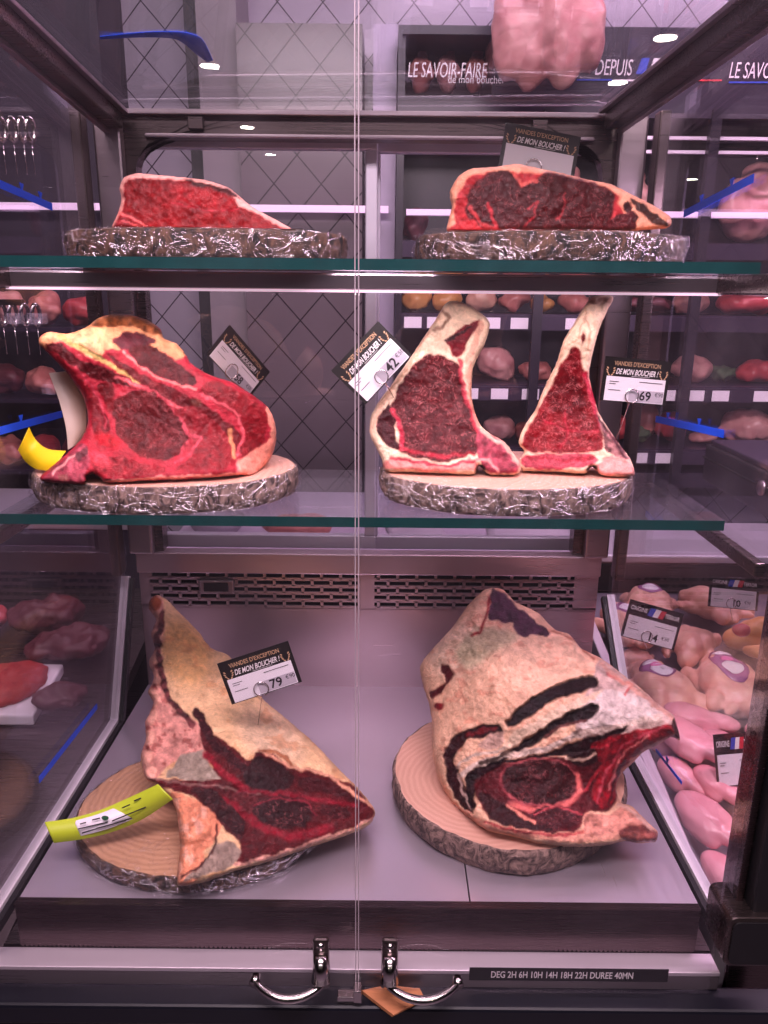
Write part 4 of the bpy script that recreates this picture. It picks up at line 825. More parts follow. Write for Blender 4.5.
# G: dark crusted rib joint
k = crop(390, 580, 2.56)
G_out = k((260, 20), (290, 25), (320, 55), (380, 85), (420, 125), (460, 140), (490, 175), (540, 200), (580, 230), (640, 275), (690, 320), (725, 345), (735, 375), (742, 410), (720, 402), (690, 420), (650, 440), (620, 470), (590, 500), (580, 540), (592, 570), (620, 580), (660, 620), (685, 645), (680, 670), (640, 674), (600, 668), (560, 678), (500, 683), (440, 682), (380, 674), (310, 656), (250, 641), (210, 615), (160, 570), (125, 510), (108, 440), (108, 370), (100, 320), (85, 270), (78, 220), (110, 175), (160, 120), (200, 65), (235, 30))
BLK = (40, 20, 24)
meat('rib_joint', 'massive aged rib joint with black crust folds and pink fat dome on the steel tray', 'meat', 'meat_dry', 'joints of beef in the cabinet',
     outline=G_out, ctrl=[(490, 588, 1.2), (421, 666, 1.13), (432, 720, 1.04), (440, 780, 0.955), (455, 805, 0.925), CB(510, 845, ZB4, .027), CB(470, 828, ZB4, .027), CB(560, 846, ZB4, .027), CB(655, 842, ZB4 + .004, .027), CB(615, 842, ZB4, .027), (622, 775, 0.955), (622, 805, 0.92), (678, 735, 0.905), (662, 708, 0.955), (600, 655, 1.1), (550, 635, 1.12), (515, 690, 0.985), (590, 692, 0.985), (500, 755, 0.935), (540, 782, 0.915), (470, 690, 1.02), (500, 650, 1.06), (600, 730, 0.945), (600, 820, 0.885), (450, 750, 0.965), (570, 815, 0.888)], thick=lambda x, y: np.clip(0.16 - (845 - y) * 0.0003, 0.07, 0.16), base=(230, 182, 152), zmin=ZB4, edge=(0.025, 11), rb=42, seed=220, step=1.5, bump=0.002,
     layers=[('ell', (k((390, 200))[0], (52, 26), -12), (236, 190, 160), {'soft': 16, 'a': .9}), ('ell', (k((170, 180))[0], (26, 30), 40), (236, 196, 170), {'soft': 14}), ('speck', (10, 7), (206, 130, 106), {'t': .55, 'a': .5}),
             ('poly', k((170, 190), (210, 130), (255, 120), (330, 145), (260, 190), (200, 230)), (198, 180, 148), {'soft': 6, 'a': .8}),
             ('poly', k((262, 22), (292, 32), (330, 70), (412, 136), (372, 142), (325, 140), (312, 112), (255, 98), (258, 60)), (92, 60, 78), {'soft': 1.4, 'var': .4}), ('line', k((256, 45), (248, 90), (232, 135), (212, 140)), (176, 50, 50), {'w': 3, 'soft': 2}),
             ('poly', k((130, 220), (150, 222), (162, 252), (112, 302), (102, 288), (142, 262)), (112, 36, 38), {'dig': .004}), ('ell', (k((128, 322))[0], (5, 4), 0), (150, 50, 50)), ('line', k((420, 130), (470, 155), (520, 200)), (150, 76, 60), {'w': 2.5, 'a': .8}),
             ('poly', k((515, 262), (540, 205), (640, 278), (728, 345), (740, 405), (640, 445), (560, 420), (480, 400), (480, 330)), (196, 166, 156), {'var': .4}),
             ('poly', k((500, 300), (560, 280), (640, 300), (700, 345), (640, 362), (560, 374), (500, 384), (480, 360)), (212, 192, 184), {'var': .25}), ('line', k((560, 240), (620, 270), (600, 295)), (196, 60, 56), {'w': 3, 'a': .8}), ('line', k((540, 215), (640, 290), (720, 350)), (214, 156, 136), {'w': 5, 'a': .7}),
             ('poly', k((298, 368), (325, 330), (385, 288), (450, 260), (522, 243), (530, 268), (480, 288), (420, 310), (365, 345), (318, 376)), BLK, {'dig': .010, 'var': .5, 'soft': 2}),
             ('poly', k((282, 435), (318, 390), (390, 350), (460, 312), (545, 280), (505, 316), (430, 358), (350, 402), (300, 438)), (220, 188, 162)),
             ('poly', k((230, 470), (288, 448), (330, 420), (400, 375), (470, 336), (525, 318), (528, 350), (450, 372), (385, 410), (312, 455), (240, 490)), BLK, {'dig': .010, 'var': .5, 'soft': 2}), ('line', k((400, 400), (450, 370), (500, 360)), (120, 80, 76), {'w': 3}),
             ('poly', k((138, 445), (160, 402), (220, 378), (272, 368), (292, 388), (250, 400), (196, 412), (166, 452), (176, 500), (205, 560), (215, 600), (190, 585), (160, 545), (142, 490)), (70, 22, 26), {'dig': .006, 'var': .5}),
             ('line', k((200, 400), (240, 385), (270, 380)), (140, 40, 44), {'w': 4}), ('poly', k((225, 420), (260, 395), (296, 388), (280, 425), (240, 432)), (206, 166, 150), {'var': .35}), ('line', k((172, 495), (185, 540), (210, 585)), (190, 160, 150), {'w': 2.5}),
             ('line', k((180, 500), (210, 478), (280, 452), (400, 432), (470, 400), (560, 380), (690, 350)), (218, 192, 178), {'w': 6}), ('line', k((170, 480), (200, 455), (290, 432)), (206, 180, 164), {'w': 3}),
             ('poly', k((195, 500), (260, 470), (400, 442), (480, 412), (545, 395), (610, 372), (560, 420), (480, 445), (400, 455), (290, 475), (225, 520), (215, 590), (198, 560)), (56, 20, 24), {'dig': .004, 'var': .5}),
             ('poly', k((218, 515), (285, 475), (400, 455), (470, 452), (530, 430), (570, 420), (540, 500), (582, 540), (560, 590), (500, 595), (480, 642), (400, 648), (320, 635), (250, 605), (225, 560)), (112, 16, 30), {'m': .2, 'soft': 2}),
             ('poly', k((515, 425), (600, 392), (720, 368), (735, 385), (680, 415), (630, 445), (592, 492), (574, 560), (545, 585), (515, 545), (540, 480)), (176, 26, 44), {'var': .5}),
             ('line', k((700, 375), (600, 420), (550, 500), (530, 570)), (214, 90, 92), {'w': 2.5}), ('line', k((660, 400), (590, 450), (560, 540)), (224, 130, 124), {'w': 1.8}), ('line', k((560, 410), (545, 470), (500, 540)), (206, 60, 66), {'w': 3}), ('line', k((600, 455), (575, 520), (560, 575)), (100, 14, 26), {'w': 3}),
             ('poly', k((455, 445), (520, 435), (530, 460), (500, 480), (470, 470)), (60, 20, 22)), ('line', k((450, 455), (490, 462), (525, 448)), (214, 180, 160), {'w': 2.5}),
             ('ell', (k((385, 517))[0], (40, 24), 4), (196, 104, 100), {'soft': 2}), ('ell', (k((385, 517))[0], (37.5, 22.5), 4), (84, 12, 20), {'m': .55, 'soft': 2}), ('poly', k((300, 480), (340, 475), (320, 540), (285, 530)), (60, 10, 18), {'soft': 3, 'a': .6}),
             ('line', k((480, 500), (490, 540), (455, 575), (370, 590), (310, 570)), (224, 116, 104), {'w': 6, 'soft': 3}), ('ell', (k((425, 608))[0], (25, 11), 4), (92, 16, 26), {'m': .5}), ('line', k((370, 600), (420, 580), (490, 600)), (206, 90, 86), {'w': 2}),
             ('poly', k((228, 545), (270, 560), (330, 600), (420, 640), (330, 638), (255, 610)), (70, 12, 22), {'m': .1}), ('line', k((300, 575), (350, 610), (370, 622)), (226, 140, 120), {'w': 3.5}),
             ('line', k((165, 580), (230, 625), (310, 645), (420, 660), (520, 662), (600, 650), (680, 655)), (214, 150, 128), {'w': 8, 'var': .35}), ('line', k((240, 618), (330, 646), (440, 655), (520, 640)), (190, 70, 66), {'w': 3, 'a': .8}), ('poly', k((500, 600), (560, 600), (600, 580), (660, 620), (640, 640), (560, 650), (500, 655)), (206, 140, 122), {'var': .45}),
             ('poly', k((590, 640), (650, 625), (686, 645), (680, 670), (600, 670)), (150, 88, 80), {'var': .4}), ('line', k((580, 575), (620, 590), (670, 635)), (214, 170, 154), {'w': 3}), ('line', k((725, 360), (738, 400)), (70, 36, 34), {'w': 5})])

# ------------------------------------------------------------------ price cards
def card_frame(tl, tr, bl, Yl, Yr, Ybl):
    A, B, C = P(*tl, Y=Yl), P(*tr, Y=Yr), P(*bl, Y=Ybl)
    u = (B - A); W = u.length; u.normalize(); v = C - A; v = v - u * v.dot(u); H = v.length; v.normalize()
    return A, u, -v, W, H
def price_card(label, tl, tr, bl, Ys, price=None, pin=None, style='meat', px_at=0.66, blank=False, wire=True, group='price cards in the cabinet'):
    A, u, v, W, H = card_frame(tl, tr, bl, *Ys); nrm = u.cross(v)      # towards viewer
    if nrm.y > 0: nrm = -nrm
    O = A - v * H                       # lower left corner
    def q(x, y, d=0.0): return O + u * (x * W) + v * (y * H) + nrm * d
    t = thing('price_card', label, 'price card', q(.5, 0), group)
    back = MB(); back.prism([q(0, 0), q(1, 0), q(1, 1), q(0, 1)], -nrm * 0.0016); back.build('card', M['black_card'], t)
    band = 0.40 if style == 'meat' else 0.36
    wf = MB(); wf.prism([q(.05, .02, .0001), q(.95, .02, .0001), q(.95, 1 - band - .03, .0001), q(.05, 1 - band - .03, .0001)], nrm * 0.0004); wf.build('price_insert', M['white_card'], t)
    if price and style == 'meat':
        gp = MB(); gp.prism([q(.42, .04, .0006), q(.94, .04, .0006), q(.94, .30, .0006), q(.42, .30, .0006)], nrm * 0.0002); gp.build('price_panel', M['grey_card'], t)
    if style == 'meat':
        m1 = MB(); text_on(m1, "VIANDES D'EXCEPTION", q(0, 0, .0006), u, v, .14 * W, .82 * H, .095 * H, .70 * W, bold=0.01); 
        for sx in (.10, .90):            # laurel sprigs
            for s in (-1, 1):
                for kk in range(4):
                    a = kk / 3; cx, cy_ = sx + s * (.025 + .03 * math.sin(a * 2.2)), .60 + .15 * a
                    pts = [q(cx + .016 * math.cos(b_) * 1.0, cy_ + .024 * math.sin(b_ + s * 0.6), .0006) for b_ in np.linspace(0, 2 * math.pi, 7)[:-1]]
                    m1.add(pts, [tuple(range(6))])
        m1.build('gold_lettering', M['gold_ink'], t)
        m2 = MB(); text_on(m2, 'DE MON BOUCHER !', q(0, 0, .0006), u, v, .18 * W, .63 * H, .12 * H, .64 * W, shear=0.3, bold=0.02)
        m2.prism([q(.42, .595, .0006), q(.70, .60, .0006), q(.70, .606, .0006), q(.42, .603, .0006)], nrm * 0.0001)
        m2.build('white_lettering', M['white_ink'], t)
    else:
        m2 = MB(); text_on(m2, 'ORIGINE', q(0, 0, .0006), u, v, .05 * W, .76 * H, .11 * H, .30 * W, bold=0.012); text_on(m2, 'TERROIR', q(0, 0, .0006), u, v, .68 * W, .76 * H, .11 * H, .27 * W, bold=0.012)
        m2.build('white_lettering', M['white_ink'], t)
        for ci, (mk, xx) in enumerate((('blue_ink', .36), ('white_ink', .46), ('red_ink', .55))):
            f = MB(); f.prism([q(xx, .70, .0006), q(xx + .10, .70, .0006), q(xx + .14, .92, .0006), q(xx + .04, .92, .0006)], nrm * 0.0001); f.build('flag_stripe', M[mk], t)
    if not blank:
        m3 = MB()
        if price:
            big, small = price
            m4 = MB(); text_on(m4, big, q(0, 0, .0009), u, v, .58 * W if style == 'meat' else .50 * W, .08 * H, .20 * H, None, bold=0.02); text_on(m4, small, q(0, 0, .0009), u, v, .81 * W if style == 'meat' else .72 * W, .18 * H, .09 * H, None)
        m5 = MB(); m5.prism([q(.55, .48, .0009), q(.90, .48, .0009), q(.90, .492, .0009), q(.55, .492, .0009)], nrm * 0.0001); m5.build('lettering', M['black_ink'], t)
        for (a, b_, yy) in ((.10, .24, .45), (.10, .20, .40), (.10, .28, .26)):
            m3.prism([q(a, yy, .0009), q(b_, yy, .0009), q(b_, yy + .012, .0009), q(a, yy + .012, .0009)], nrm * 0.0001)
        m3.build('lettering', M['black_ink'], t)
        if price: m4.build('price_figures', M['black_ink'], t)
    if wire:
        lp = MB(); c = q(.45, .16, .004); rr = .10 * W
        pts = [c + u * (rr * math.cos(a)) + v * (rr * math.sin(a)) for a in np.linspace(-math.pi / 2 + .2, 1.5 * math.pi - .2, 18)]
        foot = P(*pin[:2], Y=pin[2]) if pin else q(.45, -.2, .002)
        lp.tube(pts + [foot], 0.0008, 6); lp.build('wire_holder', M['chrome'], t, True)
    return t
price_card('black headed price card standing behind the dark sirloin on the upper shelf', (506, 122), (581, 137), (495, 168), (1.085, 1.085, 1.068), blank=True, pin=(540, 182, 1.085))
price_card('black headed price card turned sideways at the right of the big rib joint', (230, 325), (270, 372), (216, 364), (1.075, 1.145, 1.07), ('58', '€50'), pin=(247, 392, 1.09))
price_card('tilted price card reading 42 euros left of the cream topped rib steak', (331, 371), (378, 321), (368, 402), (0.985, 1.0, 0.985), ('42', '€50'), pin=(395, 400, 1.01))
price_card('price card reading 69 euros beside the tall bone rib steak', (606, 356), (672, 362), (595, 400), (0.96, 0.97, 0.955), ('69', '€90'), pin=(616, 440, 0.985))
price_card('price card reading 79 euros pinned in the fat of the rib rack', (217, 664), (288, 641), (225, 707), (0.985, 1.0, 0.98), ('79', '€90'), pin=(258, 725, 1.03))

# ------------------------------------------------------------------ paper strips
def ribbon(rows, mat, name, parent=None, th=0.0006):
    """rows: list of (pointA, pointB) world pairs along the strip"""
    n = 10; pa, pb = [], []
    for src, dst in ((0, pa), (1, pb)):
        q = [r_[src] for r_ in rows]
        for i in range(len(q) - 1):
            p0, p1, p2, p3 = q[max(i - 1, 0)], q[i], q[i + 1], q[min(i + 2, len(q) - 1)]
            for j in range(n + (1 if i == len(q) - 2 else 0)):
                t = j / n; dst.append(0.5 * ((2 * p1) + (p2 - p0) * t + (2 * p0 - 5 * p1 + 4 * p2 - p3) * t * t + (3 * p1 - p0 - 3 * p2 + p3) * t**3))
    m = MB(); vs = pa + pb; N_ = len(pa); nrm = [(pb[i] - pa[i]).cross(pa[min(i + 1, N_ - 1)] - pa[max(i - 1, 0)]).normalized() * th for i in range(N_)]
    vs += [pa[i] + nrm[i] for i in range(N_)] + [pb[i] + nrm[i] for i in range(N_)]; fs = []
    for i in range(N_ - 1):
        fs += [(i, i + 1, N_ + i + 1, N_ + i), (2 * N_ + i, 3 * N_ + i, 3 * N_ + i + 1, 2 * N_ + i + 1), (i, 2 * N_ + i, 2 * N_ + i + 1, i + 1), (N_ + i, N_ + i + 1, 3 * N_ + i + 1, 3 * N_ + i)]
    fs += [(0, N_, 3 * N_, 2 * N_), (N_ - 1, 3 * N_ - 1, 4 * N_ - 1, 2 * N_ - 1)]
    m.add(vs, fs); return m.build(name, mat, parent, True)
t = thing('label_strip', 'lime green paper strip with white label tucked under the rib rack', 'label', P(110, 835, Y=0.87))
def pr(a, b, ya, yb=None): return (P(*a, Y=ya), P(*b, Y=yb if yb else ya - 0.012))
ribbon([pr((44.5, 822), (54, 843), 0.862), pr((72, 818), (83, 839), 0.868), pr((100, 810), (112, 832), 0.878), pr((128, 798), (143, 819), 0.886), pr((158, 784), (173, 799), 0.884)], M['lime'], 'strip', t)
ribbon([pr((74, 821), (81, 836), 0.8665, .857), pr((100, 813.5), (109, 828.5), 0.874, .864), pr((126, 803), (137, 817), 0.887, .877), pr((143.5, 795.5), (153, 808), 0.8955, .886)], M['white_card'], 'paper_label', t)
dk = MB()
for (ax, ay, bx_, by, Y_) in ((78, 829, 108, 822, .857), (112, 821, 146, 807, .866), (82, 833, 132, 818, .858), (80, 824, 86, 822.5, .860), (92, 820, 100, 818, .864), (122, 808, 130, 804.5, .874), (134, 801, 141, 798, .880), (96, 828.5, 126, 820.5, .859)):
    dk.bar(P(ax, ay, Y=Y_), P(bx_, by, Y=Y_ + (bx_ - ax) * 0.00032), 0.0012, 0.0012)
dk.build('lettering', M['black_ink'], t)
lf = MB(); c_ = P(105, 818, Y=0.8655)
lf.prism([c_ + Vector((.005 * math.cos(a), 0, .0035 * math.sin(a))) for a in np.linspace(0, 6.28, 9)[:-1]], (0, 0.0005, 0)); lf.build('leaf_mark', M['green_ink'], t)
t = thing('label_strip', 'yellow paper strip with cream back curling behind the big rib joint', 'label', P(45, 468, Y=0.97))
ribbon([pr((29, 427), (18, 450), 0.975, .965), pr((36, 440), (25, 461), 0.977, .967), pr((48, 449), (36, 469), 0.968, .955), pr((66, 451), (52, 471), 0.962, .95)], M['yellow'], 'strip', t)
ribbon([pr((49, 373), (67, 371), 1.02, 1.035), pr((59, 400), (84, 400), 1.005, 1.025), pr((66, 428), (86, 428), 0.995, 1.01), pr((68, 450), (78, 444), 0.99, 1.0)], M['cream_card'], 'folded_back', t)

# kraft scrap under the doors
kc = MB(); zz = zb + 0.001
kk = [P(360, 992, Z=zz + .006), P(392, 1017, Z=zz), P(424, 1001, Z=zz), P(418, 990, Z=zz + .007), P(388, 986, Z=zz + .009)]
kk = [Vector((p.x, min(max(p.y, 0.715), 0.766), p.z)) for p in kk]
kc.prism(kk, (0, 0, 0.0022)); kc.prism([p + Vector((0.0015, -0.0015, 0.0030)) for p in kk[:4]], (0, 0, 0.002))
tag(kc.build('cardboard_scrap', M['kraft']), 'torn brown cardboard scrap lying on the bumper below the door seam', 'cardboard')
# ------------------------------------------------------------------ lumps: joined ellipsoids remeshed into one surface
from mathutils import noise as mnoise
M['pale_meat'] = plain('pale_pink_meat', (236, 186, 178), 0.36, 0, 0.2, 24, bump=0.7, c2=(168, 70, 84))
M['red_meat'] = plain('red_meat', (220, 90, 96), 0.36, 0, 0.2, 24, bump=0.7, c2=(126, 14, 30))
M['mid_meat'] = plain('pink_red_meat', (232, 158, 146), 0.36, 0, 0.2, 26, bump=0.7, c2=(146, 34, 46))
M['dark_meat'] = plain('dark_meat', (110, 52, 60), 0.5, 0, 0.2, 14, bump=0.3, c2=(70, 30, 38))
M['chicken'] = plain('chicken_skin', (238, 200, 172), 0.36, 0, 0.2, 38, bump=0.5, c2=(216, 132, 124))
M['corn_chicken'] = plain('yellow_chicken_skin', (236, 178, 92), 0.38, 0, 0.2, 18, bump=0.35, c2=(214, 130, 96))
M['breast'] = plain('chicken_breast', (240, 178, 186), 0.26, 0, 0.2, 24, bump=0.3, c2=(222, 130, 146))
M['mince'] = plain('mince', (190, 50, 50), 0.6, 0, 0.2, 120, bump=0.8, c2=(120, 26, 32))
M['bag'] = film_mat('clear_bag', 0.16)
M['work_top'] = plain('pale_worktop', (176, 160, 180), 0.4, 0, 0.08)
M['paper'] = plain('white_paper', (170, 160, 172), 0.6, 0, 0.06, 6)
M['deck'] = steel('counter_deck_steel', (150, 140, 152), 0.4, (60, 1, 60))
M['fridge_panel'] = plain('fridge_header_panel', (36, 28, 44), 0.4)

def lump_geo(ells, voxel, amp=0.004, freq=22.0, seed=0):
    bm = bmesh.new()
    for (c, r, rot) in ells:
        g = bmesh.ops.create_icosphere(bm, subdivisions=3, radius=1.0)
        mt = Matrix.Translation(c) @ Matrix.Rotation(R(rot[2]), 4, 'Z') @ Matrix.Rotation(R(rot[1]), 4, 'Y') @ Matrix.Rotation(R(rot[0]), 4, 'X') @ Matrix.Diagonal((r[0], r[1], r[2], 1))
        bmesh.ops.transform(bm, matrix=mt, verts=g['verts'])
    me = bpy.data.meshes.new('tmp'); bm.to_mesh(me); bm.free()
    o = bpy.data.objects.new('tmp', me); COL.objects.link(o)
    md = o.modifiers.new('r', 'REMESH'); md.mode = 'VOXEL'; md.voxel_size = voxel; md.use_smooth_shade = True
    sm = o.modifiers.new('s', 'SMOOTH'); sm.iterations = 5; sm.factor = 0.5
    bpy.context.view_layer.update(); dg = bpy.context.evaluated_depsgraph_get()
    m2 = bpy.data.meshes.new_from_object(o.evaluated_get(dg)); bpy.data.objects.remove(o); bpy.data.meshes.remove(me)
    off = Vector((seed * 3.7, seed * 1.3, seed * 0.7))
    vs = [v.co + v.normal * (amp * (mnoise.noise(v.co * freq + off) + 0.6 * mnoise.noise(v.co * freq * 2.2 + off) - 0.9 * max(0, 0.25 - abs(mnoise.noise(v.co * freq * 0.7 + off))))) for v in m2.vertices]
    fs = [tuple(p.vertices) for p in m2.polygons]; bpy.data.meshes.remove(m2); return vs, fs
def lump(name, label, cat, mat, ells, group=None, voxel=0.008, zmin=None, parent=None, **kw):
    vs, fs = lump_geo(ells, voxel, **kw)
    if zmin is not None:
        dz = zmin - min(v.z for v in vs); vs = [v + Vector((0, 0, dz)) for v in vs]
    o = mesh_obj(name, vs, fs, M[mat], parent, None, True)
    if parent is None: tag(o, label, cat, group)
    return o

# ------------------------------------------------------------------ wall fridge behind, with its meats
YW = 2.36
fx0, fx1 = xat(395, 300, YW), 2.9
wf_ = thing('wall_fridge', 'tall black open wall fridge with lit shelves of meat behind the cabinet', 'fridge', ((fx0 + fx1) / 2, 2.5, 0))
ztop, zbot = zat(27, YW), zat(484, YW)
zh0, zh1 = zat(97, YW), zat(36, YW)
hx0, hx1 = xat(402, 65, YW), xat(492, 65, YW)
MB().box(fx0, fx1, 2.655, 2.69, zbot, ztop).build('back_panel', M['fridge_black'], wf_)
MB().box(fx0, fx0 + 0.02, YW, 2.65, zbot, ztop).build('side_panel', M['fridge_black'], wf_)
h = MB(); h.box(hx1, fx1, YW - 0.02, 2.64, zh0 - 0.05, ztop).box(fx0, hx1, YW - 0.02, 2.64, zh1, ztop).box(fx0, hx0, YW - 0.02, 2.64, zh0, zh1).box(fx0, hx1, YW - 0.02, 2.64, zh0 - 0.05, zh0)
h.build('header', M['fridge_panel'], wf_)
MB().box(hx0, hx1, YW - 0.018, YW - 0.012, zh0, zh1).build('header_pane', M['acrylic'], wf_)
MB().box(fx0, fx1, YW - 0.01, 2.64, zbot, zat(470, YW)).build('base_plinth', M['fridge_panel'], wf_)
U, V = Vector((1, 0, 0)), Vector((0, 0, 1))
def fr_text(s, xa, xb, yb_, yt, mat, nm='lettering', **kw):
    Yt = YW - 0.0225; a, b_ = P(xa, yb_, Y=Yt), P(xb, yb_, Y=Yt); m = MB()
    text_on(m, s, Vector((0, Yt, 0)), U, V, a.x, a.z, P(xa, yt, Y=Yt).z - a.z, b_.x - a.x, **kw); return m.build(nm, M[mat], wf_)
fr_text('LE SAVOIR-FAIRE', 408, 487, 77, 62, 'white_ink', shear=0.15)
fr_text('de mon boucher', 448, 505, 83, 75, 'white_ink')
fr_text('DEPUIS', 595, 632, 75, 59, 'white_ink', shear=0.15)
fr_text('LE SAVOIR-FAIRE', 729, 812, 78, 62, 'white_ink', shear=0.15)
fr_text('de mon boucher', 770, 830, 85, 77, 'white_ink')
def fstrip(pts, mat, nm):
    Yt = YW - 0.0225; MB().prism([P(x, y, Y=Yt) for x, y in pts], (0, 0.001, 0)).build(nm, M[mat], wf_)
for mk, xx in (('blue_ink', 636), ('white_ink', 648), ('red_ink', 659)): fstrip([(xx, 74), (xx + 9, 74), (xx + 14, 58), (xx + 6, 58)], mk, 'flag_stroke')
for mk, xa, xb, yy in (('blue_ink', 577, 612, 79), ('white_ink', 613, 650, 79.5), ('red_ink', 684, 722, 79.5), ('blue_ink', 729, 768, 81.5), ('white_ink', 769, 800, 82)): fstrip([(xa, yy), (xb, yy), (xb, yy + 1.6), (xa, yy + 1.6)], mk, 'tricolor_line')
shelf_rows = (240, 313, 384, 447)
ZR = []
for i, yy in enumerate(shelf_rows):
    z = zat(yy, YW); ZR.append(z)
    MB().box(fx0 + 0.02, fx1, YW + 0.01, 2.64, z - 0.012, z).build('fridge_shelf', M['fridge_shelf'], wf_)
    rl = MB().box(fx0 + 0.02, fx1, YW - 0.004, YW + 0.008, z - 0.046, z - 0.004).build('price_rail', M['fridge_shelf'], wf_)
    for px in ((), (413, 436, 492, 520, 575), (395, 404, 470, 500, 531, 640, 668, 697, 722, 764), (470, 560, 640, 665, 730))[i]:
        x = xat(px, yy, YW - 0.005); MB().box(x - 0.026, x + 0.026, YW - 0.006, YW - 0.0045, z - 0.042, z - 0.010).build('shelf_label', M['white_card'], rl)
for yy in (211, 321): MB().box(fx0 + 0.03, fx1, YW + 0.02, YW + 0.045, zat(yy + 3, YW), zat(yy - 3, YW)).build('led_tube', M['fridge_led'], wf_)
for px in (545, 708): x = xat(px, 200, YW - 0.03); MB().box(x - 0.014, x + 0.014, YW - 0.03, YW - 0.006, zbot, ztop - 0.2).build('post', M['fridge_black'], wf_)
for yy in (135, 149): MB().box(xat(600, yy, YW), fx1, YW, YW + 0.014, zat(yy + 1.6, YW), zat(yy - 1.6, YW)).build('hanging_rail', M['white_trim'], wf_)

def fl_(px, row, wpx, hpx, kind, label, cat, seed, dark=0, dy=0.12):
    Yc = YW + dy; zb_ = ZR[row]; cx = xat(px, shelf_rows[row] - hpx / 2, Yc); k = Yc * 1.0 / FPX; rx, rz = wpx * k / 2, hpx * k / 2 * 1.05
    rnd = random.Random(seed); ry = min(0.10, max(0.05, rx * 0.8)); e = [(Vector((cx, Yc, zb_ + rz)), (rx, ry, rz), (0, rnd.uniform(-8, 8), rnd.uniform(-25, 25)))]
    for j in range(3):
        e.append((Vector((cx + rnd.uniform(-.6, .6) * rx, Yc + rnd.uniform(-.5, .2) * ry, zb_ + rz * rnd.uniform(.5, 1.0))), (rx * rnd.uniform(.35, .6), ry * rnd.uniform(.4, .7), rz * rnd.uniform(.5, .9)), (rnd.uniform(-30, 30), rnd.uniform(-30, 30), rnd.uniform(-60, 60))))
    return lump('herb_bunch' if kind == 'herb' else ('chicken' if 'chicken' in label else 'meat_joint'), label, cat, kind, e, 'cuts on the wall fridge shelves', 0.009, zb_ + 0.001, seed=seed, amp=0.011 if kind != 'herb' else 0.014, freq=20 if kind != 'herb' else 60)
for a in [(412, 1, 32, 22, 'corn_chicken', 'yellow chicken at left end of the top fridge row', 'chicken', 1), (447, 1, 30, 22, 'corn_chicken', 'second yellow chicken from left on the top fridge row', 'chicken', 2), (481, 1, 30, 22, 'chicken', 'pale chicken above the cream topped rib steak in the fridge', 'chicken', 3),
          (515, 1, 34, 16, 'mid_meat', 'pink red pieces between pale chicken and fridge post', 'meat', 4), (541, 1, 22, 14, 'corn_chicken', 'small yellow orange piece behind the fridge post', 'meat', 5), (575, 1, 36, 18, 'mid_meat', 'pinkish joint behind the tall rib bone on top fridge row', 'meat', 6),
          (640, 1, 70, 14, 'dark_meat', 'long low dark cut on top fridge row right of the rib bone', 'meat', 7), (688, 1, 44, 24, 'pale_meat', 'pale pink pointed joint on the top fridge row', 'meat', 8), (746, 1, 56, 20, 'red_meat', 'bright red roast at the right of the top fridge row', 'meat', 9),
          (495, 2, 38, 30, 'pale_meat', 'plump pale pink ham in the middle fridge row', 'meat', 10), (534, 2, 36, 18, 'mid_meat', 'flat pink cut beside the plump ham in the middle fridge row', 'meat', 11), (690, 2, 44, 22, 'pale_meat', 'rounded pink roast left of the parsley in the middle fridge row', 'meat', 12),
          (723, 2, 24, 14, 'herb', 'green parsley bunch in the middle fridge row', 'herbs', 13), (755, 2, 44, 22, 'red_meat', 'red roast right of the parsley in the middle fridge row', 'meat', 14),
          (500, 3, 34, 24, 'pale_meat', 'greyish pink lump between the two rib steaks', 'meat', 15), (522, 3, 18, 22, 'mid_meat', 'small pink chunk just left of the narrow rib steak', 'meat', 16), (618, 3, 26, 26, 'red_meat', 'red chunk under the price card of the tall bone steak', 'meat', 17),
          (637, 3, 22, 14, 'herb', 'green parsley bunch in the lowest fridge row', 'herbs', 18), (645, 3, 26, 32, 'mid_meat', 'rounded red pink chunk behind the parsley in the lowest fridge row', 'meat', 19, 0, .2), (668, 3, 28, 28, 'red_meat', 'dark red chunk left of the black fridge post in the lowest row', 'meat', 20),
          (702, 3, 30, 12, 'pale_meat', 'thin pale strip beside the fridge post in the lowest row', 'meat', 21), (750, 3, 56, 30, 'pale_meat', 'large pale pink fat roast above the label printer', 'meat', 22), (408, 0, 24, 30, 'dark_meat', 'dark brown bird left of the dark sirloin board', 'meat', 23)]: fl_(*a)

def hanging(label, px, yt, yb_, wpx, kind, seed, Y=YW + 0.14, hook_to=None, nm='hanging_joint'):
    k = Y / FPX; zt_, zb_ = zat(yt, Y), zat(yb_, Y); cx = xat(px, (yt + yb_) / 2, Y); H = zt_ - zb_; rx = wpx * k / 2
    rnd = random.Random(seed); e = [(Vector((cx, Y, zb_ + H * .34)), (rx * .8, min(rx * .7, .09), H * .34), (0, rnd.uniform(-8, 8), 0)), (Vector((cx + rx * .1, Y, zb_ + H * .75)), (rx * .5, rx * .45, H * .26), (0, rnd.uniform(-12, 12), 0)),
                                    (Vector((cx - rx * .6, Y - .03, zb_ + H * .5)), (rx * .4, rx * .35, H * .3), (0, 20, 0)), (Vector((cx + rx * .6, Y - .03, zb_ + H * .45)), (rx * .4, rx * .35, H * .28), (0, -20, 0))]
    zhk = hook_to or zt_ + 0.1
    t = thing(nm, label, 'meat', (cx, Y, zb_), 'joints hanging in the wall fridge')
    lump('carcass', None, None, kind, e, voxel=0.010, parent=t, seed=seed, amp=0.008)
    hk = MB(); hk.tube([(cx, Y, zt_ - 0.03), (cx, Y, zhk)], 0.003, 6); hk.build('hook', M['chrome'], t, True)
    return t
zr_ = zat(135, YW)
hanging('pale poultry hanging just right of the rear post', 632, 158, 232, 38, 'pale_meat', 31, hook_to=zr_)
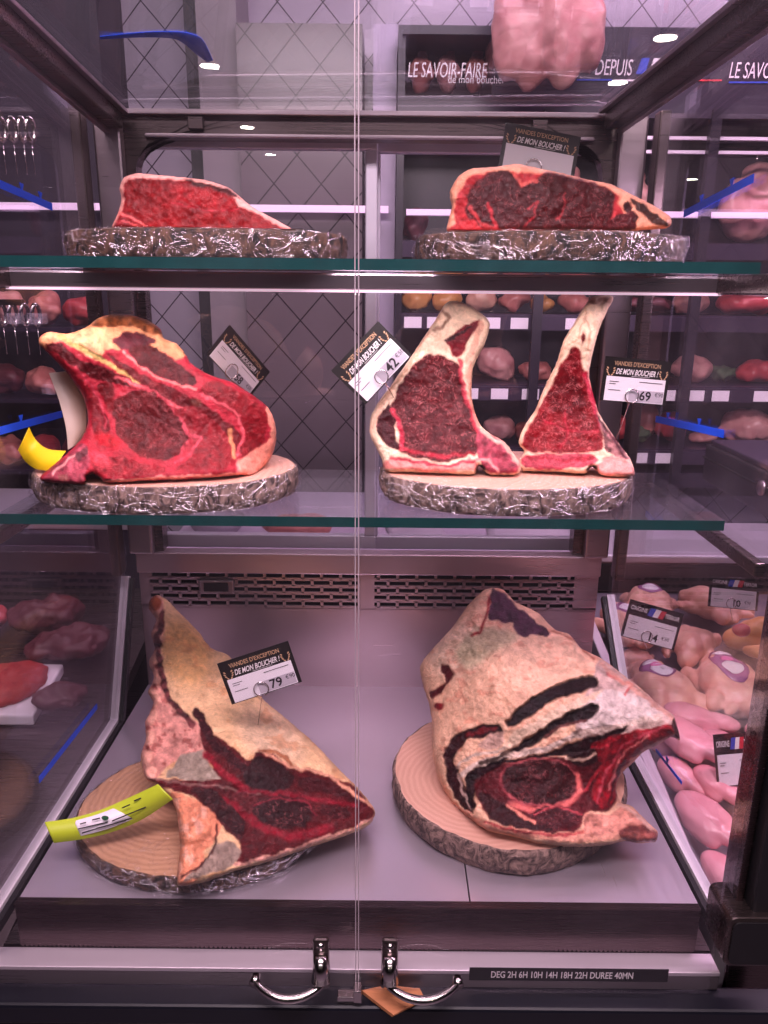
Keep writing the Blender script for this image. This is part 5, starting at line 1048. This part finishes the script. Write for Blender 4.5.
hanging('big pink poultry hanging at the right edge above the blue load sticker', 752, 156, 240, 66, 'pale_meat', 32, hook_to=zr_)
hanging('pink joint hanging behind the dark sirloin', 560, 160, 240, 60, 'pale_meat', 33, hook_to=zr_ - .02)
hanging('leftmost pink carcass behind the lettered fridge header glass', 420, 44, 95, 23, 'mid_meat', 34, hook_to=zh1 - .001)
hanging('middle pink carcass behind the lettered fridge header glass', 448, 44, 95, 23, 'pale_meat', 35, hook_to=zh1 - .001)
hanging('right pink carcass behind the lettered fridge header glass', 475, 44, 95, 22, 'mid_meat', 36, hook_to=zh1 - .001)
Yh_ = 2.16  # pink reflection in the top glass, built as solid lobes on an added hook
t = thing('hanging_joint', 'large pale pink joint in lobes hanging from the ceiling before the fridge header', 'meat', (xat(545, 40, Yh_), Yh_, zat(94, Yh_)))
e = []
for px, yb_, yt, wpx, rot in ((516, 82, -60, 40, 6), (536, 93, -90, 44, 2), (560, 94, -80, 44, -6), (582, 76, -50, 36, -12), (548, 56, -150, 80, 0), (596, 30, 0, 16, -30)):
    k = Yh_ / FPX; za, zc = zat(yb_, Yh_), zat(yt, Yh_); e.append((Vector((xat(px, (yb_ + yt) / 2, Yh_), Yh_ + (px % 7 - 3) * .006, (za + zc) / 2)), (wpx * k / 2, .05, (zc - za) / 2), (0, rot, 0)))
lump('carcass', None, None, 'pale_meat', e, voxel=0.009, parent=t, seed=37, amp=.005, freq=24)
hk = MB(); hk.tube([(xat(548, -60, Yh_), Yh_, zat(-110, Yh_)), (xat(548, -60, Yh_), Yh_, 2.8)], 0.004, 6); hk.build('hook', M['chrome'], t, True)

# ------------------------------------------------------------------ worktop behind the cabinet
wt = thing('service_worktop', 'pale worktop behind the sliding doors of the cabinet', 'worktop', (0.1, 1.85, 0))
MB().box(-0.50, 0.43, 1.52, 2.18, 0.90, 0.935).build('top', M['work_top'], wt, bevel=0.004)
MB().box(-0.48, 0.41, 1.56, 2.15, 0.0, 0.90).build('cupboard', M['panel_grey'], wt)
def sheet(label, pts, curl):
    q = [P(x, y, Z=0.937) for x, y in pts]; m = MB(); n = 8; vs = []
    for i in range(n + 1):
        for j in range(n + 1):
            a, b_ = i / n, j / n; p = (q[0] * (1 - a) + q[1] * a) * (1 - b_) + (q[3] * (1 - a) + q[2] * a) * b_
            vs.append(p + Vector((0, 0, curl * (math.sin(math.pi * a) ** 2) + 0.001)))
    N1 = n + 1; fs = [(i * N1 + j, (i + 1) * N1 + j, (i + 1) * N1 + j + 1, i * N1 + j + 1) for i in range(n) for j in range(n)]
    o = m.add(vs, fs).build('paper_sheet', M['paper'], None, True); sd_ = o.modifiers.new('t', 'SOLIDIFY'); sd_.thickness = 0.0008; tag(o, label, 'paper', 'papers on the worktop')
sheet('curling white paper sheet on the worktop below the cream topped steak', [(392, 541), (452, 541), (440, 527), (385, 527)], 0.012)
sheet('white paper sheet on the worktop behind the right sliding door', [(490, 542), (574, 542), (566, 527), (486, 529)], 0.010)
pc = P(212, 540, Z=0.936); t = MB()
lp_ = [(0.0, .035), (0.004, .05), (0.02, .062), (0.04, .07)]
vs, fs = [], []; n = 24
for (z, r) in lp_ + [(0.040, .066), (0.02, .058), (0.008, .045), (0.006, 0.02)]:
    vs += [(pc.x + r * math.cos(2 * math.pi * i / n), pc.y + .06 + r * math.sin(2 * math.pi * i / n), 0.936 + z) for i in range(n)]
for j in range(7):
    fs += [(j * n + i, j * n + (i + 1) % n, (j + 1) * n + (i + 1) % n, (j + 1) * n + i) for i in range(n)]
fs += [tuple(range(n))[::-1], tuple(7 * n + i for i in range(n))]
tag(mesh_obj('bowl', vs, fs, M['paper'], None, None, True), 'pale shallow bowl on the worktop behind the left sliding door', 'bowl')
lump('meat_joint', 'small brownish joint on the worktop beside the pale bowl', 'meat', 'mid_meat', [(P(290, 536, Z=0.955) + Vector((0, .05, 0)), (.075, .05, .025), (0, 0, 10)), (P(310, 536, Z=0.955) + Vector((0, .05, 0)), (.05, .04, .03), (0, 0, -20))], zmin=0.936, seed=41)

# ------------------------------------------------------------------ neighbouring counter on the right
SL, YD, ZD = 0.20, 0.85, 0.625
def deck(px, py, up=0.0):
    d = ray(px, py); t = (1.5 - ZD - up + SL * YD) / (SL * d.y - d.z); return Vector((0, 0, 1.5)) + d * t
def zdeck(y): return ZD + SL * (y - YD)
rc = thing('poultry_counter', 'stainless poultry counter right of the cabinet holding chickens and breasts', 'counter', (0.9, 1.3, 0))
x0c, x1c = 0.462, 1.35
m = MB(); m.prism([(x0c, 0.815, zdeck(.815)), (x0c, 1.74, zdeck(1.74)), (x0c, 1.74, zdeck(1.74) - .03), (x0c, .815, zdeck(.815) - .03)], (x1c - x0c, 0, 0)); m.build('deck', M['deck'], rc)
m = MB(); m.prism([(x0c - 0.022, 0.815, zdeck(.815) + .07), (x0c - 0.022, 1.73, zdeck(1.73) + .05), (x0c - 0.022, 1.73, zdeck(1.73) - .03), (x0c - 0.022, .815, zdeck(.815) - .03)], (0.020, 0, 0)); m.build('side_rim', M['steel_ledge'], rc, bevel=0.003)
MB().box(x0c - .015, x1c, 1.745, 1.765, 0.3, 0.88).build('back_panel', M['steel_dark'], rc)
MB().box(x0c - .015, x1c, 1.74, 2.02, 0.88, 0.90).build('back_ledge', M['alu'], rc, bevel=0.004)
MB().box(x0c, x1c, 0.82, 1.74, 0.0, 0.55).build('base', M['steel_dark'], rc)
MB().box(x0c, x1c, 0.812, 0.825, 0.5, 0.66).build('front_lip', M['steel_dark'], rc)
MB().box(x0c + 0.01, x1c, 1.7385, 1.744, 0.81, 0.875).build('dark_glass_strip', M['black'], rc)

def chicken(label, px, py, yaw, kind='chicken', sticker=True, sc_=1.0, up=0.07, tilt=0, seed=0, sticker_y=0.02):
    c = deck(px, py, up); s_ = sc_
    def T_(x, y, z): return c + Matrix.Rotation(R(yaw), 3, 'Z') @ Vector((x * s_, y * s_, z * s_))
    e = [(T_(0, .015, 0), (.050 * s_, .095 * s_, .056 * s_), (tilt, 0, yaw)), (T_(0, -.065, -.008), (.060 * s_, .052 * s_, .046 * s_), (tilt, 0, yaw)), (T_(0, .090, -.012), (.034 * s_, .045 * s_, .034 * s_), (tilt, 0, yaw))]
    for sx in (-1, 1):
        e += [(T_(.028 * sx, -.015, .004), (.042 * s_, .080 * s_, .050 * s_), (0, 0, yaw + 6 * sx)), (T_(.066 * sx, .030, -.012), (.015 * s_, .060 * s_, .022 * s_), (0, 0, yaw - 8 * sx)), (T_(.072 * sx, .070, -.016), (.013 * s_, .034 * s_, .016 * s_), (0, 0, yaw + 30 * sx)),
              (T_(.052 * sx, -.080, -.004), (.026 * s_, .050 * s_, .028 * s_), (0, 0, yaw + 28 * sx)), (T_(.030 * sx, -.122, -.004), (.013 * s_, .030 * s_, .014 * s_), (0, 0, yaw + 45 * sx))]
    vs, fs = lump_geo(e, 0.0055 * s_, 0.003, 30, seed)
    dz = min(v.z - zdeck(v.y) for v in vs) - 0.0015; vs = [v - Vector((0, 0, dz)) for v in vs]; c = c - Vector((0, 0, dz))
    o = mesh_obj('chicken', vs, fs, M[kind], None, None, True); tag(o, label, 'chicken', 'chickens on the poultry counter')
    if sticker:
        bv = BVHTree.FromPolygons(vs, fs); rv, rf, cols = [], [], []
        axis = Matrix.Rotation(R(yaw), 3, 'Z') @ Vector((0, -.3, .95)); axis.normalize(); ux = (Matrix.Rotation(R(yaw), 3, 'Z') @ Vector((1, 0, 0))); uy = axis.cross(ux)
        def patch(rx, ry, off, oy, mat, nm, par):
            vv = []; n = 20; ok = True
            rings = [0.02, .35, .7, 1.0]
            for rr in rings:
                for i in range(n):
                    a = 2 * math.pi * i / n; p = c + Matrix.Rotation(R(yaw), 3, 'Z') @ Vector((0, sticker_y * s_, 0)) + ux * (rx * rr * math.cos(a)) + uy * (ry * rr * math.sin(a) + oy) + axis * .3
                    hit = bv.ray_cast(p, -axis)
                    vv.append((hit[0] if hit[0] else p - axis * .25) + axis * off)
            ff = [(j * n + i, j * n + (i + 1) % n, (j + 1) * n + (i + 1) % n, (j + 1) * n + i) for j in range(3) for i in range(n)] + [tuple(range(n))]
            pt = mesh_obj(nm, vv, ff, M[mat], par, None, True); so = pt.modifiers.new('t', 'SOLIDIFY'); so.thickness = 0.0006; return pt
        k_ = sticker if isinstance(sticker, tuple) else (.040, .034)
        a = patch(k_[0] * s_, k_[1] * s_, .0012, 0, 'purple_ink', 'label', o)
        patch(k_[0] * .66 * s_, min(k_[0], k_[1]) * .62 * s_, .0022, -k_[1] * .30 * s_ if k_[1] > .04 else 0, 'white_card', 'label_disc', a)
        if k_[1] > .04:
            patch(k_[0] * .62 * s_, .010 * s_, .0022, k_[1] * .62 * s_, 'white_card', 'label_band', a); patch(k_[0] * .4 * s_, .012 * s_, .0022, k_[1] * .2 * s_, 'pink_ink', 'label_band', a)
    return o
chicken('chicken with purple oval label beneath the front origin card', 658, 676, 14, sticker=(.043, .044), seed=1, sc_=.90, sticker_y=.030)
chicken('whole chicken with tall purple label in the middle of the poultry counter', 722, 674, -4, sticker=(.038, .074), seed=2, sc_=.98, sticker_y=.015)
chicken('chicken with pale label at the back left by the cabinet glass', 621, 612, 16, sticker=(.04, .04), seed=3, sc_=0.84)
chicken('chicken with label behind the front origin card', 664, 604, -20, seed=4, sc_=.86)
chicken('yellow corn fed chicken under the rear origin card', 748, 622, 78, 'corn_chicken', False, .94, seed=5)
chicken('pale plain chicken between the two labelled front chickens', 696, 632, 150, 'chicken', False, .74, seed=6)
chicken('small pale chicken at the back under the rear origin card', 706, 600, 30, 'chicken', False, .78, seed=9)
chicken('pale chicken lying at the far left of the counter below the labelled one', 620, 650, 100, 'chicken', False, .5, seed=7)
chicken('plain chicken at the right end of the counter', 792, 690, 30, 'chicken', False, .8, seed=8)
lump('gizzard', 'small dark red gizzard on the yellow chicken', 'offal', 'red_meat', [(deck(741, 630, .112), (.022, .016, .014), (0, 0, 20))], voxel=.005, seed=3)
tr = thing('breast_tray', 'steel tray of pink chicken breasts in front of the chickens', 'tray', deck(705, 800))
ya, yb2 = deck(700, 885).y - .02, deck(700, 722).y
m = MB(); xa_t, xb_t = 0.475, 0.80
m.prism([(xa_t, ya, zdeck(ya) + .004), (xa_t, yb2, zdeck(yb2) + .004), (xa_t, yb2, zdeck(yb2) + .001), (xa_t, ya, zdeck(ya) + .001)], (xb_t - xa_t, 0, 0))
m.build('bottom', M['steel'], tr)
for s_ in (xa_t, xb_t):
    MB().prism([(s_, ya, zdeck(ya) + .03), (s_, yb2, zdeck(yb2) + .03), (s_, yb2, zdeck(yb2) + .001), (s_, ya, zdeck(ya) + .001)], (0.002, 0, 0)).build('side', M['steel'], tr)
brs = [(694, 792, 40, .036, .075, 'pale pink breast in the centre of the tray'), (664, 762, 35, .030, .055, 'breast at the left edge beside the thin blue sticker'), (706, 742, 78, .034, .075, 'breast across the back of the tray left part'), (758, 746, 70, .034, .07, 'breast behind the partly hidden origin card'), (703, 838, 32, .034, .070, 'breast with glossy tip lower in the tray'),
       (742, 800, 44, .036, .075, 'breast under the partly hidden origin card'), (728, 882, 34, .030, .060, 'front breast nearest the corner post'), (752, 850, 40, .034, .07, 'breast behind the corner post'), (672, 800, 30, .026, .05, 'narrow breast along the steel rim'), (790, 790, 50, .035, .07, 'breast at the right end of the tray'), (720, 768, 60, .032, .065, 'breast lying behind the centre one'), (738, 832, 44, .03, .06, 'breast between the lower glossy one and the corner post'), (706, 806, 36, .026, .05, 'small breast wedged right of the rim side breasts'), (748, 892, 40, .03, .055, 'frontmost breast low beside the corner post'), (690, 862, 34, .022, .045, 'small breast at the front of the steel rim')]
for i, (px, py, yaw, rw, rl_, lb) in enumerate(brs):
    rw *= 1.22; rl_ *= 1.15
    c = deck(px, py, .026); Q = Matrix.Rotation(R(yaw), 3, 'Z')
    e = [(c + Q @ Vector((0, rl_ * .15, .004)), (rw, rl_ * .75, .024), (12, 0, yaw)), (c + Q @ Vector((rw * .15, -rl_ * .55, -.004)), (rw * .62, rl_ * .55, .017), (12, 0, yaw + 10)), (c + Q @ Vector((-rw * .55, rl_ * .1, -.006)), (rw * .5, rl_ * .6, .016), (12, 0, yaw - 8))]
    o = lump('chicken_breast', lb, 'chicken breast', 'breast', e, 'chicken breasts in the tray', 0.004, seed=i, amp=.003, freq=22)
    dz = min((v.co.z + o.location.z) - zdeck(v.co.y + o.location.y) for v in o.data.vertices) - .0055; o.location.z -= dz
def dp(px, py, up): p = deck(px, py, up); return p.y
price_card('front origin price card above the purple labelled chicken', (630.5, 599), (684, 614), (621, 636), (1.36, 1.36, 1.34), ('14', '€50'), pin=(650, 655, 1.38), style='poultry', group='origin cards on the poultry counter')
price_card('rear origin price card over the yellow chicken', (710.5, 575), (760, 580), (706, 606), (1.50, 1.50, 1.48), ('10', '€90'), pin=(733, 622, 1.5), style='poultry', group='origin cards on the poultry counter')
price_card('origin price card leaning among the chicken breasts by the corner post', (713, 735), (757, 731), (724, 787), (1.08, 1.08, 1.06), None, pin=(742, 800, 1.07), style='poultry', group='origin cards on the poultry counter', wire=False)

# black label printer on its stand
lpn = thing('label_printer', 'black label printer with side screw on a stand over the poultry counter', 'printer', (0.75, 1.28, 0.95))
b = MB(); b.box(0.60, 0.92, 1.12, 1.42, 1.163, 1.232); b.build('housing', M['black'], lpn, bevel=0.005)
MB().box(0.5985, 0.6005, 1.12, 1.42, 1.205, 1.209).build('groove', M['dark_hole'], lpn)
m = MB(); pj = P(761, 488, X=0.597)
m.tube([(0.601, pj.y, pj.z), (0.595, pj.y, pj.z)], 0.012, 20); m.build('foot_screw', M['steel'], lpn, True)
MB().box(0.605, 0.915, 1.13, 1.41, 1.232, 1.242).build('lid', M['fridge_panel'], lpn, bevel=0.003)
MB().box(0.84, 0.88, 1.36, 1.40, zdeck(1.40) + .002, 1.162).build('stand', M['steel_dark'], lpn)

# ------------------------------------------------------------------ neighbouring counter on the left
lc = thing('meat_counter', 'dark meat counter left of the cabinet seen through the side glass', 'counter', (-1.0, 1.3, 0))
MB().prism([(-1.4, 0.80, zdeck(.80)), (-1.4, 1.74, zdeck(1.74)), (-1.4, 1.74, zdeck(1.74) - .03), (-1.4, .80, zdeck(.80) - .03)], (0.88, 0, 0)).build('deck', M['steel_dark'], lc)
MB().box(-1.4, -0.52, 1.745, 1.765, 0.3, 0.95).build('back_panel', M['fridge_panel'], lc)
MB().box(-1.4, -0.52, 1.74, 2.05, 0.95, 0.97).build('back_ledge', M['alu'], lc, bevel=0.003)
MB().box(-1.4, -0.52, 0.80, 1.74, 0.0, 0.52).build('base', M['steel_dark'], lc)
c = deck(12, 700, 0.0); tt = thing('mince_tray', 'white tray of red mince on the left counter', 'tray', c)
m = MB(); m.prism([c + Vector((-.10, -.075, .004 - .015)), c + Vector((.075, -.075, .004 - .015)), c + Vector((.075, .075, .004 + .015)), c + Vector((-.10, .075, .004 + .015))], (0, 0, .022)); m.build('tray', M['white_trim'], tt, bevel=.004)
lump('mince', None, None, 'mince', [(c + Vector((-.012, 0, .034)), (.075, .065, .022), (11, 0, 0)), (c + Vector((.01, .02, .036)), (.055, .05, .024), (11, 0, 0))], voxel=.006, parent=tt, amp=.004, freq=60)
for i, (px, py, rx, ry, rz, mk, lb) in enumerate([(70, 640, .10, .06, .035, 'dark_meat', 'long dark cut on the left counter behind the mince'), (40, 612, .09, .06, .04, 'dark_meat', 'brown joint at the back of the left counter'), (-22, 618, .08, .06, .04, 'red_meat', 'red joint at the back edge of the left counter'), (60, 690, .07, .05, .03, 'dark_meat', 'dark cut between mince tray and blue sticker')]):
    c = deck(px, py, rz + .012); lump('meat_joint', lb, 'meat', mk, [(c, (rx, ry, rz), (0, 0, 30)), (c + Vector((rx * .4, -.02, 0)), (rx * .5, ry * .7, rz * .8), (0, 0, 60))], 'cuts on the left counter', .007, seed=60 + i, amp=.013, freq=24)
# wall rack on the left
rk = thing('wall_rack', 'dim open rack of meats on the back wall left of the cabinet', 'rack', (-1.15, 2.3, 0))
zr1, zr2, zr3 = zat(330, 2.25), zat(400, 2.25), zat(470, 2.25)
for z in (zr1, zr2, zr3): MB().box(-2.0, -0.78, 2.2, 2.44, z - 0.012, z).build('rack_shelf', M['fridge_shelf'], rk)
for x in (-1.98, -0.80): MB().box(x - .012, x + .012, 2.375, 2.40, 0, 2.0).build('upright', M['fridge_black'], rk)
ii = 0
for (row, z, yy, nm) in ((0, zr1, 330, 'upper'), (1, zr2, 400, 'middle'), (2, zr3, 470, 'lowest')):
    for q, px in enumerate((12, 48, 84)):
        rnd = random.Random(90 + ii); cx = xat(px, yy, 2.3); rx = rnd.uniform(.045, .06)
        kd = ('pale_meat', 'mid_meat', 'red_meat', 'dark_meat', 'mid_meat')[ii % 5]; cl = {'pale_meat': 'pale pink', 'mid_meat': 'pinkish red', 'red_meat': 'red', 'dark_meat': 'dark brown'}[kd]
        lump('meat_joint', '%s joint on the %s shelf of the left rack, %s' % (cl, nm, ('furthest from the rear post', 'middle of its row', 'closest to the rear post')[q]), 'meat', kd, [(Vector((cx, 2.29, z + .04)), (rx, .06, .045), (0, 0, 20)), (Vector((cx + .02, 2.27, z + .035)), (rx * .7, .05, .03), (0, 20, 50))], 'joints on the left rack', .009, z + .001, seed=70 + ii, amp=.014, freq=20); ii += 1
# ring hooks hanging in the left counter
for (row, xs_, yy, wd_) in (('upper', (2, 13, 23, 31), 136, 'above the upper shelf'), ('lower', (3, 14, 26, 37), 322, 'beside the big rib joint')):
    Yh = 1.36; zc0 = zat(yy - 10, Yh) + .005
    hr = MB().box(-1.3 if row == 'lower' else -1.36, -0.62, Yh - .006, Yh + .006, zc0, zc0 + .010).build('hook_rail', M['steel_dark']); tag(hr, 'dark rail carrying the row of ring hooks ' + wd_, 'rail')
    xk = -1.30 if row == 'lower' else -1.36; hb = MB().box(xk, xk + .02, Yh, 1.79, zc0, zc0 + .01).box(xk, xk + .02, 1.77, 1.79, .971, zc0 + .01).build('bracket', M['steel_dark'], hr)
    for j, px in enumerate(xs_):
        c = P(px, yy, Y=Yh); mm = MB(); r_ = .017
        mm.tube([(c.x + .004 * math.sin(a), Yh + r_ * .35 * math.sin(a) , zc0 - r_ * .9 + r_ * math.cos(a)) for a in np.linspace(0, 2 * math.pi, 20, endpoint=False)], .0035, 8, True)
        hk = mm.build('ring_hook', M['chrome'], None, True); tag(hk, 'pale ring hook %s, %s of four' % (wd_, ('first from the frame edge', 'second', 'third', 'last')[j]), 'hook', 'ring hooks on the left rails')
        rd = MB(); rd.tube([(c.x, Yh, zc0 - r_ * 1.9), (c.x, Yh, zc0 - r_ * 1.9 - .05)], .0008, 6); rd.build('pin', M['chrome'], hk, True)
# blue reflection in the top glass, modelled as a curved ribbon
Ag = tl0 + Vector((0, 0, 0.0172)); ng = (tr0 - tl0).cross(el - tl0).normalized()
def on_top(px, py):
    d = ray(px, py); o_ = Vector((0, 0, 1.5)); return o_ + d * ((Ag - o_).dot(ng) / d.dot(ng))
tp = ribbon([(on_top(100, 36), on_top(100, 39)), (on_top(140, 32), on_top(140, 37)), (on_top(172, 31), on_top(172, 38)), (on_top(190, 33), on_top(185, 44)), (on_top(203, 40), on_top(192, 50)), (on_top(213, 60), on_top(207, 62))], M['blue'], 'curved_tape')
tag(tp, 'blue curved tape under the top glass at upper left of the cabinet', 'tape')

# ------------------------------------------------------------------ settle the soft pieces so that neighbours touch without sinking into each other
soft = [o for o in bpy.data.objects if o.type == 'MESH' and o.parent is None and o.name.split('.')[0] in ('chicken', 'chicken_breast', 'meat_joint', 'herb_bunch')]
hard = [o for o in bpy.data.objects if o.type == 'MESH' and o.parent is not None and (o.name.split('.')[0] in ('side_rim', 'side', 'side_panel', 'mince', 'tray', 'back_panel', 'carcass'))]
def world_tree(o):
    mw = Matrix.Translation(o.location if o.parent is None else o.parent.location) @ Matrix.Diagonal((*o.scale, 1))
    vs = [mw @ v.co for v in o.data.vertices]
    lo = Vector([min(v[i] for v in vs) for i in range(3)]); hi = Vector([max(v[i] for v in vs) for i in range(3)])
    return BVHTree.FromPolygons(vs, [tuple(p.vertices) for p in o.data.polygons]), lo, hi
HT = [(o, world_tree(o)) for o in hard]
def near(a, b): return all(min(a[2][i], b[2][i]) > max(a[1][i], b[1][i]) for i in range(3))
for it in range(28):
    T = [world_tree(o) for o in soft]; mv = {}; grow = set()
    def push(i, d):
        mv[i] = mv.get(i, Vector()) + d
    for i in range(len(soft)):
        for j in range(i + 1, len(soft)):
            if near(T[i], T[j]) and T[i][0].overlap(T[j][0]):
                d = (T[i][1] + T[i][2] - T[j][1] - T[j][2]) / 2; d.z = 0; d.normalize(); push(i, d * .0014); push(j, d * -.0014)
                if soft[i].name.startswith('chicken_breast') and soft[j].name.startswith('chicken_breast'): push(j if (i * 7 + j * 3) % 2 and soft[j].location.z >= soft[i].location.z - .02 else i, Vector((0, 0, .0012)))
        for h, t in HT:
            if near(T[i], t) and T[i][0].overlap(t[0]):
                c1, c2 = (T[i][1] + T[i][2]) / 2, (t[1] + t[2]) / 2; e = t[2] - t[1]
                if e.x < e.y or h.name.startswith('side'): d = Vector((1 if c1.x > c2.x else -1, 0, 0))
                else: d = Vector((0, 1 if c1.y > c2.y else -1, 0))
                push(i, d * .003)
    if not mv: break
    for i, d in mv.items():
        o = soft[i]; pile = o.name.startswith('chicken') and o.location.y < 2
        o.scale = o.scale * (0.993 if pile else 0.988)
        o.location.x += max(-.004, min(.004, d.x)); o.location.z += min(d.z, .003)
        if pile: dy = max(-.0018, min(.0018, d.y)); o.location.y += dy; o.location.z += SL * dy
